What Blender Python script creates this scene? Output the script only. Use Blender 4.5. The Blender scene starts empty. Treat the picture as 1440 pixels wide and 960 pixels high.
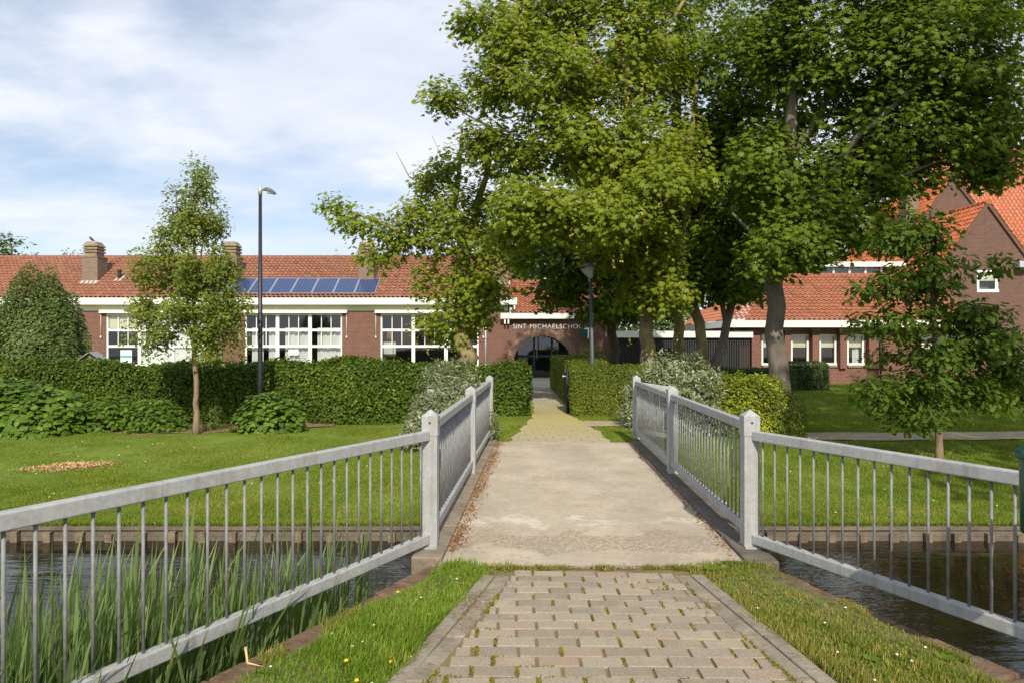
import bpy, math, random
import numpy as np
from mathutils import Vector, Matrix

random.seed(7)
RNG = np.random.default_rng(11)
S = bpy.context.scene
COL = S.collection
F = 960.0            # focal length of the photograph in its own pixels
EYE = 1.6
HOR = 485.0
def W(px, py, Y):
    """pixel of the photo + a chosen distance -> world point"""
    return ((px - 720.0) * Y / F, Y, EYE - (py - HOR) * Y / F)
def PX(px, Y): return (px - 720.0) * Y / F
def PZ(py, Y): return EYE - (py - HOR) * Y / F

# ------------------------------------------------------------------ materials
class NT:
    def __init__(s, name):
        s.m = bpy.data.materials.new(name); s.m.use_nodes = True
        s.t = s.m.node_tree; s.t.nodes.clear()
        s.out = s.t.nodes.new('ShaderNodeOutputMaterial')
    def n(s, typ, ins=None, **kw):
        nd = s.t.nodes.new(typ)
        for k, v in kw.items(): setattr(nd, k, v)
        for k, v in (ins or {}).items():
            sock = nd.inputs[k]
            if isinstance(v, bpy.types.NodeSocket): s.t.links.new(v, sock)
            else: sock.default_value = v
        return nd
    def math(s, op, a, b=0.0, c=None, clamp=False):
        d = {0: a, 1: b}
        if c is not None: d[2] = c
        nd = s.n('ShaderNodeMath', d, operation=op); nd.use_clamp = clamp
        return nd.outputs[0]
    def mix(s, fac, a, b, mode='MIX'):
        nd = s.n('ShaderNodeMix', None, data_type='RGBA', blend_type=mode)
        for i, v in ((0, fac), (6, a), (7, b)):
            if isinstance(v, bpy.types.NodeSocket): s.t.links.new(v, nd.inputs[i])
            else: nd.inputs[i].default_value = c4(v) if i else v
        return nd.outputs[2]
    def ramp(s, fac, stops, interp='LINEAR'):
        nd = s.n('ShaderNodeValToRGB', {0: fac}); cr = nd.color_ramp; cr.interpolation = interp
        while len(cr.elements) < len(stops): cr.elements.new(0.5)
        for e, (p, c) in zip(cr.elements, stops): e.position = p; e.color = c4(c)
        return nd.outputs[0]
    def noise(s, vec, scale, detail=4, rough=.55, dist=0.0):
        return s.n('ShaderNodeTexNoise', {'Vector': vec, 'Scale': scale, 'Detail': detail, 'Roughness': rough, 'Distortion': dist}).outputs['Fac']
    def pos(s): return s.n('ShaderNodeNewGeometry').outputs['Position']
    def obj(s): return s.n('ShaderNodeTexCoord').outputs['Object']
    def attr(s, name): return s.n('ShaderNodeAttribute', None, attribute_name=name).outputs['Fac']
    def map(s, vec, scale=(1, 1, 1), rot=(0, 0, 0), loc=(0, 0, 0)):
        return s.n('ShaderNodeMapping', {'Vector': vec, 'Scale': scale, 'Rotation': rot, 'Location': loc}).outputs[0]
    def bump(s, h, strength=.3, dist=.01):
        return s.n('ShaderNodeBump', {'Height': h, 'Strength': strength, 'Distance': dist}).outputs[0]
    def pbr(s, col, rough=.7, metal=0.0, normal=None, spec=.5, **kw):
        d = {'Base Color': c4(col), 'Roughness': rough, 'Metallic': metal, 'Specular IOR Level': spec}
        if normal is not None: d['Normal'] = normal
        d.update(kw)
        nd = s.n('ShaderNodeBsdfPrincipled', d)
        return nd.outputs[0]
    def done(s, sh):
        s.t.links.new(sh, s.out.inputs['Surface']); return s.m
def c4(c):
    if isinstance(c, bpy.types.NodeSocket): return c
    c = tuple(c)
    return c if len(c) == 4 else (c[0], c[1], c[2], 1.0)

def mat_plain(name, col, rough=.6, metal=0.0, var=.12, scale=6.0, bump=.0, spec=.5, dirt=None):
    t = NT(name); p = t.pos()
    n = t.noise(p, scale, 5)
    n2 = t.noise(p, scale * 7, 3)
    f = t.math('ADD', t.math('MULTIPLY', n, .7), t.math('MULTIPLY', n2, .3))
    lo = tuple(x * (1 - var * 2) for x in col); hi = tuple(min(1, x * (1 + var * 2)) for x in col)
    c = t.ramp(f, [(.25, lo), (.75, hi)])
    if dirt:
        d = t.ramp(t.noise(p, scale * 1.7, 6, .7), [(.52, (0, 0, 0)), (.72, (1, 1, 1))])
        c = t.mix(t.math('MULTIPLY', d, .6), c, dirt)
    nm = t.bump(n2, bump, .02) if bump else None
    return t.done(t.pbr(c, rough, metal, nm, spec))

def mat_brick(name, c1, c2, mortar, bw=.215, bh=.062, dirt=.35, stain=(.12, .10, .08)):
    t = NT(name); p = t.pos()
    sp = t.n('ShaderNodeSeparateXYZ', {0: p})
    u = t.math('ADD', sp.outputs[0], sp.outputs[1])
    v = t.n('ShaderNodeCombineXYZ', {0: u, 1: sp.outputs[2], 2: 0.0}).outputs[0]
    b = t.n('ShaderNodeTexBrick', {'Vector': v, 'Color1': c4(c1), 'Color2': c4(c2), 'Mortar': c4(mortar), 'Scale': 1.0,
            'Mortar Size': .008, 'Mortar Smooth': .1, 'Bias': 0.0, 'Brick Width': bw, 'Row Height': bh})
    n = t.noise(p, 1.1, 6, .65)
    n2 = t.noise(t.map(p, (3, 3, .5)), 1.5, 5, .6)
    c = t.mix(t.ramp(n, [(.35, (0, 0, 0)), (.75, (dirt, dirt, dirt))]), b.outputs['Color'], stain)
    c = t.mix(t.ramp(n2, [(.45, (0, 0, 0)), (.8, (.3, .3, .3))]), c, tuple(min(1, x * 1.5) for x in c1))
    h = t.math('ADD', t.math('MULTIPLY', b.outputs['Fac'], -1.0), t.math('MULTIPLY', t.noise(p, 60, 3), .4))
    return t.done(t.pbr(c, .9, 0, t.bump(h, .5, .01), .25))

def mat_tiles(name, base, dark, moss, moss_amt=.5, lich=(.45, .30, .12)):
    t = NT(name); p = t.pos()
    a = t.attr('tint')
    c = t.ramp(a, [(0, tuple(.55 * x + .45 * y for x, y in zip(base, dark))), (.3, base), (.8, tuple(min(1, x * 1.08) for x in base)), (1, (base[0] * 1.15, base[1] * 1.3, base[2] * 1.35))])
    n = t.noise(p, .9, 6, .7)
    n2 = t.noise(p, 9, 5, .7)
    m = t.math('MULTIPLY', t.ramp(n, [(.45, (0, 0, 0)), (.72, (1, 1, 1))]), t.ramp(n2, [(.4, (0, 0, 0)), (.65, (1, 1, 1))]))
    c = t.mix(t.math('MULTIPLY', m, moss_amt), c, moss)
    n3 = t.noise(p, 3.1, 5, .7)
    c = t.mix(t.math('MULTIPLY', t.ramp(n3, [(.58, (0, 0, 0)), (.75, (1, 1, 1))]), .6), c, lich)
    return t.done(t.pbr(c, .85, 0, t.bump(n2, .25, .01), .3))

def mat_leaf(name, stops, transl=.46, rough=.5, spec=.2, tcol=1.3):
    t = NT(name); a = t.attr('tint')
    c = t.ramp(a, stops)
    pr = t.pbr(c, rough, 0, None, spec)
    tc = t.mix(1.0, c, (tcol, tcol * 1.05, .45), 'MULTIPLY')
    tr = t.n('ShaderNodeBsdfTranslucent', {'Color': tc}).outputs[0]
    mx = t.n('ShaderNodeMixShader', {0: transl, 1: pr, 2: tr}).outputs[0]
    return t.done(mx)

def mat_bark(name, c1, c2, moss=None, amt=.5, sc=1.0):
    t = NT(name); p = t.pos()
    v = t.map(p, (9 * sc, 9 * sc, 2.0 * sc))
    n = t.noise(v, 1.6, 7, .7, .4)
    c = t.ramp(n, [(.3, c1), (.7, c2)])
    if moss:
        n2 = t.noise(p, 2.3, 5, .65)
        c = t.mix(t.math('MULTIPLY', t.ramp(n2, [(.42, (0, 0, 0)), (.62, (1, 1, 1))]), amt), c, moss)
    return t.done(t.pbr(c, .9, 0, t.bump(n, .8, .04), .2))

M = {}
M['brick'] = mat_brick('red_brown_brick', (.200, .080, .056), (.138, .056, .042), (.21, .165, .13))
M['brick_arch'] = mat_brick('arch_brick', (.30, .165, .115), (.22, .11, .08), (.30, .25, .2), .06, .2)
M['brick_right'] = mat_brick('right_wing_brick', (.22, .082, .06), (.155, .058, .043), (.23, .175, .14))
M['brick_house'] = mat_brick('dark_house_brick', (.155, .072, .053), (.10, .046, .037), (.19, .15, .125), dirt=.25)
M['brick_chimney'] = mat_brick('chimney_brick', (.24, .15, .11), (.17, .10, .075), (.28, .25, .21), dirt=.55, stain=(.16, .14, .11))
M['cap'] = mat_plain('weathered_concrete_cap', (.24, .19, .12), .9, var=.3, scale=4, bump=.4, dirt=(.10, .085, .055))
M['tile'] = mat_tiles('old_red_pantiles', (.305, .130, .082), (.18, .078, .053), (.155, .12, .07), .9, (.34, .25, .13))
M['tile_right'] = mat_tiles('right_red_pantiles', (.36, .135, .072), (.24, .083, .05), (.18, .125, .065), .7, (.34, .24, .12))
M['tile_house'] = mat_tiles('orange_pantiles', (.42, .125, .048), (.31, .085, .036), (.30, .14, .06), .4, (.38, .20, .07))
M['white'] = mat_plain('cream_white_paint', (.80, .78, .70), .45, var=.03, scale=3)
M['cream'] = mat_plain('cream_board', (.74, .70, .58), .5, var=.04, scale=3)
M['white_frame'] = mat_plain('white_window_paint', (.82, .81, .77), .4, var=.02, scale=5)
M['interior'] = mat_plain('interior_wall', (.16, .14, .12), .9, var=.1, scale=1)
M['curtain'] = mat_plain('white_curtain', (.78, .78, .76), .8, var=.05, scale=3)
M['blind'] = mat_plain('cream_blind', (.72, .67, .52), .7, var=.03, scale=3)
M['paper'] = mat_plain('paper', (.8, .8, .78), .6, var=.03)
M['teal'] = mat_plain('teal_print', (.10, .42, .40), .6, var=.05)
M['timber_easel'] = mat_plain('easel_wood', (.42, .18, .07), .6)
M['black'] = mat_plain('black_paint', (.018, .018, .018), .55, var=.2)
M['lead'] = mat_plain('lead_flashing', (.42, .40, .37), .6, var=.15)
M['zinc'] = mat_plain('zinc_pipe', (.40, .42, .43), .5, .4, var=.12)
M['door'] = mat_plain('blue_black_door', (.025, .04, .05), .35, var=.1)
M['letters'] = mat_plain('brushed_letters', (.62, .64, .62), .45, .15, var=.05)
M['sign_green'] = mat_plain('dark_green_panel', (.01, .07, .055), .4)
M['lamp_dark'] = mat_plain('anthracite_pole', (.022, .025, .032), .4, .2, var=.15)
M['lamp_grey'] = mat_plain('grey_lamp_head', (.12, .13, .13), .4, .3)
M['lamp_silver'] = mat_plain('silver_collar', (.55, .57, .58), .4, .5)
M['lamp_green'] = mat_plain('green_grey_pole', (.055, .085, .085), .5, .1, var=.15)
M['lamp_cone'] = mat_plain('frosted_cone', (.32, .31, .29), .35, 0, var=.05)
M['bin'] = mat_plain('dark_green_bin', (.008, .075, .055), .35, var=.08)
M['bird'] = mat_plain('black_feathers', (.012, .012, .015), .5)
M['wood_hotel'] = mat_plain('weathered_wood', (.30, .20, .13), .85, var=.25, scale=20, bump=.3)
M['slate'] = mat_plain('slate_roof', (.20, .22, .24), .6, var=.1)
M['reed_straw'] = mat_plain('dry_reed', (.52, .38, .17), .8, var=.15)

def galv():
    t = NT('galvanised_steel'); p = t.pos()
    n = t.noise(p, 5, 6, .65); n2 = t.noise(p, 38, 4, .6)
    v = t.n('ShaderNodeTexVoronoi', {'Vector': p, 'Scale': 46.0}).outputs['Distance']
    f = t.math('ADD', t.math('MULTIPLY', n, .6), t.math('ADD', t.math('MULTIPLY', n2, .25), t.math('MULTIPLY', v, .2)))
    c = t.ramp(f, [(.3, (.27, .28, .285)), (.55, (.36, .37, .37)), (.78, (.46, .465, .455))])
    streak = t.ramp(t.noise(t.map(p, (16, 16, 1.2)), 1.0, 5, .65), [(.5, (0, 0, 0)), (.72, (1, 1, 1))])
    c = t.mix(t.math('MULTIPLY', streak, .5), c, (.19, .155, .11))
    rust = t.ramp(t.noise(p, 7.3, 6, .75), [(.66, (0, 0, 0)), (.74, (1, 1, 1))])
    c = t.mix(t.math('MULTIPLY', rust, .55), c, (.20, .11, .06))
    r = t.ramp(n2, [(.3, (.5,) * 3), (.7, (.72,) * 3)])
    return t.done(t.pbr(c, r, .10, t.bump(n2, .06, .005), .5))
M['galv'] = galv()
M['galv_bar'] = mat_plain('shaded_galvanised_bar', (.20, .21, .21), .65, .15, var=.2, scale=14, dirt=(.13, .11, .09))  # darker than the rails: shading on thin round bars put into the colour

def water():
    t = NT('canal_water'); p = t.pos()
    v1 = t.map(p, (2.2, 9.0, 1), (0, 0, .12))
    n1 = t.noise(v1, 1.0, 3, .5, .6)
    n2 = t.noise(t.map(p, (7, 22, 1), (0, 0, -.25)), 1.0, 2, .5, .3)
    big = t.ramp(t.noise(p, .55, 2), [(.38, (.15,) * 3), (.62, (1,) * 3)])
    h = t.math('MULTIPLY', t.math('ADD', n1, t.math('MULTIPLY', n2, .35)), big)
    c = t.ramp(t.noise(p, 1.3, 4), [(.3, (.010, .008, .004)), (.7, (.017, .013, .006))])
    return t.done(t.pbr(c, .02, 0, t.bump(h, .40, .03), .5, IOR=1.33))
M['water'] = water()

def concrete():
    t = NT('worn_concrete_deck'); p = t.pos()
    sp = t.n('ShaderNodeSeparateXYZ', {0: p})
    n = t.noise(p, 1.5, 7, .65); n2 = t.noise(p, 22, 5, .7); n3 = t.noise(p, 130, 2, .6)
    f = t.math('ADD', t.math('MULTIPLY', n, .6), t.math('MULTIPLY', n2, .4))
    c = t.ramp(f, [(.32, (.29, .245, .18)), (.5, (.41, .355, .27)), (.68, (.51, .45, .355))])
    # worn patches, with a wavy front edge: exposed aggregate near the near end of the slab
    yy = t.math('ADD', sp.outputs[1], t.math('MULTIPLY', t.math('SUBTRACT', t.noise(p, 1.6, 5, .6), .5), 1.1))
    band = t.math('MULTIPLY', t.math('LESS_THAN', yy, 5.75), t.math('GREATER_THAN', yy, 5.28))
    yy2 = t.math('ADD', sp.outputs[1], t.math('MULTIPLY', t.math('SUBTRACT', t.noise(p, 2.3, 7, .7, .8), .5), 1.6))
    band2 = t.math('MULTIPLY', t.math('MULTIPLY', t.math('LESS_THAN', yy2, 6.22), t.math('GREATER_THAN', yy2, 6.02)), t.ramp(t.noise(p, 3.3, 5, .7), [(.45, (0, 0, 0)), (.55, (1, 1, 1))]))
    vor = t.n('ShaderNodeTexVoronoi', {'Vector': p, 'Scale': 60.0}, feature='F1')
    ag = t.ramp(vor.outputs['Color'], [(.2, (.20, .15, .10)), (.5, (.33, .26, .185)), (.9, (.46, .39, .30))])
    c = t.mix(t.math('MULTIPLY', band, .7), c, ag)
    c = t.mix(t.math('MULTIPLY', band2, .55), c, (.62, .57, .48))
    # dark damp stains
    st = t.ramp(t.noise(t.map(p, (1.2, .6, 1)), .9, 6, .6), [(.48, (0, 0, 0)), (.66, (1, 1, 1))])
    c = t.mix(t.math('MULTIPLY', st, .5), c, (.27, .235, .19))
    # hairline cracks
    vd = t.n('ShaderNodeTexVoronoi', {'Vector': t.n('ShaderNodeVectorMath', {0: p, 1: t.n('ShaderNodeTexNoise', {'Vector': p, 'Scale': 2.2, 'Detail': 5.0}).outputs['Color']}, operation='ADD').outputs[0], 'Scale': .75}, feature='DISTANCE_TO_EDGE').outputs['Distance']
    ck = t.math('LESS_THAN', vd, .0045)
    c = t.mix(t.math('MULTIPLY', ck, .45), c, (.22, .19, .15))
    sp2 = t.ramp(n3, [(.62, (0, 0, 0)), (.72, (1, 1, 1))])
    c = t.mix(t.math('MULTIPLY', sp2, .35), c, (.26, .22, .18))
    h = t.math('ADD', t.math('MULTIPLY', n2, .5), t.math('ADD', t.math('MULTIPLY', n3, .25), t.math('MULTIPLY', t.math('MULTIPLY', band, vor.outputs['Distance']), 1.2)))
    h = t.math('ADD', h, t.math('MULTIPLY', band, -.6))
    return t.done(t.pbr(c, .92, 0, t.bump(h, .5, .008), .25))
M['deck'] = concrete()

def mat_kerbstone(name, c):
    return mat_plain(name, c, .9, var=.22, scale=5, bump=.5, spec=.25, dirt=tuple(x * .5 for x in c))
M['kerb'] = mat_kerbstone('bridge_kerb', (.23, .19, .14))
M['kerb_shaded'] = mat_kerbstone('shaded_bridge_kerb', (.13, .115, .095))  # darkened copy: shade of the right railing put into the kerb colour
M['edge_stone'] = mat_kerbstone('concrete_edging', (.235, .205, .155))
M['edge_brick'] = mat_plain('dirty_edging_brick', (.145, .095, .062), .95, var=.4, scale=6, bump=.7, spec=.2, dirt=(.13, .11, .055))
M['board'] = mat_plain('wet_timber_board', (.135, .11, .078), .85, var=.35, scale=3.5, bump=.5, dirt=(.07, .05, .03))
M['board_post'] = mat_plain('revetment_post', (.17, .13, .085), .85, var=.4, scale=7, bump=.5, dirt=(.10, .06, .04))

def paver():
    t = NT('paving_block'); p = t.pos(); a = t.attr('tint')
    n = t.noise(p, 95, 4, .75); n2 = t.noise(p, 5, 5, .6)
    c = t.ramp(a, [(0, (.235, .20, .15)), (.45, (.29, .25, .19)), (.9, (.335, .29, .225)), (1, (.31, .235, .17))])
    c = t.mix(t.ramp(n, [(.35, (.7,) * 3), (.5, (0, 0, 0))]), c, (.17, .15, .125))
    c = t.mix(t.ramp(n, [(.58, (0, 0, 0)), (.72, (.7,) * 3)]), c, (.58, .54, .45))
    c = t.mix(t.math('MULTIPLY', t.ramp(n2, [(.5, (0, 0, 0)), (.7, (1, 1, 1))]), .4), c, (.40, .33, .20))
    return t.done(t.pbr(c, .92, 0, t.bump(n, .45, .006), .2))
M['paver'] = paver()
def joint():
    t = NT('mossy_joint_sand'); p = t.pos()
    n = t.noise(p, 3.5, 5, .6); n2 = t.noise(p, 60, 4, .7)
    c = t.ramp(n2, [(.3, (.13, .095, .055)), (.7, (.27, .205, .12))])
    c = t.mix(t.ramp(n, [(.45, (0, 0, 0)), (.65, (.5,) * 3)]), c, (.22, .18, .05))
    return t.done(t.pbr(c, 1, 0, t.bump(n2, .8, .01), .1))
M['joint'] = joint()

def far_path():
    t = NT('mossy_path_tiles'); p = t.pos()
    b = t.n('ShaderNodeTexBrick', {'Vector': t.map(p, (1, 1, 1), (0, 0, -.041)), 'Color1': (.40, .36, .28, 1), 'Color2': (.33, .30, .235, 1), 'Mortar': (.17, .14, .07, 1),
            'Scale': 1.0, 'Mortar Size': .01, 'Brick Width': .3, 'Row Height': .3, 'Bias': 0.0})
    b.offset = 0.5
    sp = t.n('ShaderNodeSeparateXYZ', {0: p})
    n = t.noise(p, 2.2, 6, .7); n2 = t.noise(p, 30, 4, .7)
    yb = t.math('SUBTRACT', 1.0, t.math('ABSOLUTE', t.math('DIVIDE', t.math('SUBTRACT', sp.outputs[1], 15.0), 5.5)), clamp=True)
    m = t.math('MULTIPLY', t.math('MULTIPLY', t.ramp(n, [(.3, (.25,) * 3), (.6, (1,) * 3)]), yb), 1.25, clamp=True)
    c = t.mix(m, b.outputs['Color'], t.ramp(n2, [(.3, (.33, .28, .09)), (.7, (.46, .39, .15))]))
    return t.done(t.pbr(c, .95, 0, t.bump(t.math('ADD', n2, t.math('MULTIPLY', b.outputs['Fac'], -1.5)), .4, .01), .2))
M['far_path'] = far_path()

def lawn():
    t = NT('lawn_soil_and_grass'); p = t.pos()
    n = t.noise(p, .55, 6, .6); n2 = t.noise(p, 6, 6, .75); n3 = t.noise(p, 60, 3, .7)
    c = t.ramp(t.math('ADD', t.math('MULTIPLY', n, .5), t.math('MULTIPLY', n2, .5)), [(.3, (.085, .130, .018)), (.5, (.13, .19, .026)), (.7, (.20, .24, .045))])
    c = t.mix(t.ramp(n3, [(.5, (0, 0, 0)), (.75, (.5,) * 3)]), c, (.07, .10, .015))
    dry = t.ramp(t.noise(t.map(p, (1, 1, 1), (0, 0, 0), (3.3, 1.1, 0)), 1.4, 6, .7), [(.56, (0, 0, 0)), (.68, (.8,) * 3)])
    c = t.mix(t.math('MULTIPLY', dry, .8), c, (.28, .20, .085))
    return t.done(t.pbr(c, .95, 0, t.bump(n2, .5, .03), .15))
M['lawn'] = lawn()
M['soil'] = mat_plain('bare_soil', (.20, .125, .07), .95, var=.3, scale=9, bump=.7, dirt=(.30, .20, .11))
M['gravel'] = mat_plain('sandy_path', (.36, .29, .19), .95, var=.18, scale=7, bump=.5, dirt=(.22, .19, .09))
M['verge'] = mat_plain('verge_soil', (.13, .125, .045), .95, var=.45, scale=14, bump=.9, dirt=(.20, .15, .08))
M['hay'] = mat_plain('dry_clippings', (.50, .34, .17), .95, var=.25, scale=30, bump=.6)

def panel():
    t = NT('solar_cells'); p = t.obj()
    b = t.n('ShaderNodeTexBrick', {'Vector': p, 'Color1': (.020, .040, .12, 1), 'Color2': (.026, .048, .135, 1), 'Mortar': (.10, .13, .19, 1), 'Scale': 1.0, 'Mortar Size': .006,
            'Brick Width': .165, 'Row Height': .16})
    b.offset = 0.0
    return t.done(t.pbr(b.outputs['Color'], .14, 0, None, .6))
M['panel'] = panel()
M['alu'] = mat_plain('aluminium_trim', (.6, .62, .64), .35, .7, var=.05)

def glass():
    t = NT('window_glass')
    fr = t.n('ShaderNodeFresnel', {'IOR': 1.5}).outputs[0]
    f = t.math('ADD', t.math('MULTIPLY', fr, .9), .05)
    gl = t.n('ShaderNodeBsdfGlossy', {'Color': (.9, .95, 1, 1), 'Roughness': .02}).outputs[0]
    tr = t.n('ShaderNodeBsdfTransparent', {'Color': (.80, .84, .84, 1)}).outputs[0]
    return t.done(t.n('ShaderNodeMixShader', {0: f, 1: tr, 2: gl}).outputs[0])
M['glass'] = glass()

G = lambda *a: list(a)
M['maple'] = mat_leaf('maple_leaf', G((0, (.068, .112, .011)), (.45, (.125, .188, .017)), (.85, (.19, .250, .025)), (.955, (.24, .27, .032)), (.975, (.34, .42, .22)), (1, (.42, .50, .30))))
M['maple_sunlit'] = mat_leaf('sunny_maple_leaf', G((0, (.115, .155, .014)), (.4, (.195, .250, .022)), (.85, (.275, .320, .034)), (.95, (.33, .33, .045)), (.97, (.34, .42, .22)), (1, (.42, .50, .30))))  # paler copy of the maple leaf, strong sunlight put into its colour
M['raceme'] = mat_leaf('seed_raceme', G((0, (.32, .29, .045)), (1, (.52, .45, .10))), .3)
M['oak'] = mat_leaf('oak_leaf', G((0, (.055, .098, .012)), (.5, (.10, .165, .018)), (1, (.16, .235, .03))))
M['pear'] = mat_leaf('young_tree_leaf', G((0, (.105, .15, .024)), (.5, (.185, .24, .038)), (.9, (.29, .31, .06)), (1, (.40, .36, .10))))
M['hedge'] = mat_leaf('hedge_leaf', G((0, (.036, .066, .008)), (.5, (.082, .138, .013)), (.85, (.145, .205, .02)), (1, (.22, .27, .04))), .3)
M['privet'] = mat_leaf('clipped_hedge_leaf', G((0, (.075, .11, .012)), (.5, (.15, .195, .022)), (.9, (.23, .265, .034)), (1, (.33, .29, .05))), .3)
M['silver'] = mat_leaf('silver_leaf', G((0, (.085, .11, .04)), (.5, (.175, .21, .10)), (.85, (.30, .325, .19)), (1, (.50, .50, .35))), .2)
M['golden'] = mat_leaf('golden_leaf', G((0, (.09, .12, .01)), (.45, (.15, .20, .016)), (.82, (.30, .335, .026)), (1, (.50, .48, .05))), .3)
M['darkbush'] = mat_leaf('dark_bush_leaf', G((0, (.045, .075, .02)), (.6, (.085, .135, .034)), (1, (.16, .20, .07))), .2)
M['bigleaf'] = mat_leaf('broad_leaf', G((0, (.055, .11, .012)), (.6, (.11, .19, .02)), (1, (.18, .26, .038))), .3)
M['grass'] = mat_leaf('grass_blade', G((0, (.11, .165, .016)), (.5, (.175, .235, .028)), (.85, (.27, .30, .05)), (1, (.42, .36, .12))), .35, .6, .12)
M['verge_grass'] = mat_leaf('verge_grass_blade', G((0, (.10, .17, .016)), (.5, (.17, .27, .028)), (.8, (.25, .33, .045)), (1, (.46, .38, .14))), .35, .55, .15)
M['verge_dry'] = mat_leaf('dry_verge_blade', G((0, (.10, .155, .018)), (.45, (.19, .235, .034)), (.75, (.34, .28, .075)), (1, (.52, .39, .16))), .35, .55, .15)
M['moss'] = mat_leaf('joint_moss', G((0, (.10, .11, .014)), (.5, (.19, .17, .026)), (1, (.30, .235, .06))), .2, .7, .1)
M['reed'] = mat_leaf('reed_blade', G((0, (.10, .16, .055)), (.5, (.18, .255, .095)), (.9, (.26, .33, .14)), (1, (.40, .39, .18))), .4, .5, .25)
M['daisy'] = mat_leaf('daisy_petal', G((0, (.72, .72, .68)), (.8, (.8, .8, .76)), (.81, (.7, .5, .02)), (1, (.75, .55, .03))), .1)
M['litter'] = mat_leaf('brown_leaf_litter', G((0, (.16, .075, .03)), (.5, (.30, .15, .06)), (1, (.42, .25, .12))), .1, .8, .1)
M['core'] = mat_plain('shaded_hedge_core', (.018, .022, .008), 1, var=.3, scale=9)  # near-black: the shade inside a hedge put into the colour
M['bark_maple'] = mat_bark('maple_bark', (.11, .085, .06), (.28, .23, .165), (.40, .33, .12), .85)
M['bark_grey'] = mat_bark('grey_bark', (.10, .085, .07), (.25, .215, .175), (.15, .13, .09), .4, .6)
M['bark_dark'] = mat_bark('dark_bark', (.06, .045, .03), (.15, .115, .08), (.13, .12, .05), .4)
M['bark_young'] = mat_bark('young_bark', (.16, .11, .07), (.32, .24, .17), None)

# ------------------------------------------------------------------ objects
ORG = {}
def thing(name, label, cat, loc, group=None):
    o = bpy.data.objects.new(name, None); COL.objects.link(o)
    o.location = loc; o.empty_display_size = .2
    o['label'] = label; o['category'] = cat
    if group: o['group'] = group
    ORG[o.name] = Vector(loc)
    return o
def tag(o, label, cat, group=None, kind=None):
    if label: o['label'] = label
    if cat: o['category'] = cat
    if group: o['group'] = group
    if kind: o['kind'] = kind
    return o
def structure(o): o['kind'] = 'structure'; return o
def link(name, me, parent=None, origin=(0, 0, 0)):
    """mesh vertices are relative to origin (world); parent things are never rotated here"""
    o = bpy.data.objects.new(name, me); COL.objects.link(o)
    org = Vector(origin)
    if parent is not None:
        o.parent = parent; o.location = org - ORG[parent.name]
    else: o.location = org
    ORG[o.name] = org
    return o
def np_mesh(name, v, faces, mats, tint=None, smooth=False, midx=None):
    """v (N,3); faces (M,k) int array with constant k"""
    me = bpy.data.meshes.new(name)
    v = np.ascontiguousarray(v, dtype=np.float32); faces = np.ascontiguousarray(faces, dtype=np.int32)
    m, k = faces.shape
    me.vertices.add(len(v)); me.vertices.foreach_set('co', v.ravel())
    me.loops.add(m * k); me.loops.foreach_set('vertex_index', faces.ravel())
    me.polygons.add(m)
    me.polygons.foreach_set('loop_start', np.arange(0, m * k, k, dtype=np.int32))
    try: me.polygons.foreach_set('loop_total', np.full(m, k, dtype=np.int32))
    except Exception: pass
    for mm in mats: me.materials.append(mm)
    if midx is not None: me.polygons.foreach_set('material_index', np.ascontiguousarray(midx, dtype=np.int32))
    me.polygons.foreach_set('use_smooth', np.full(m, bool(smooth)))
    if tint is not None:
        at = me.attributes.new('tint', 'FLOAT', 'FACE'); at.data.foreach_set('value', np.ascontiguousarray(tint, dtype=np.float32))
    me.update(calc_edges=True)
    return me

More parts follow.
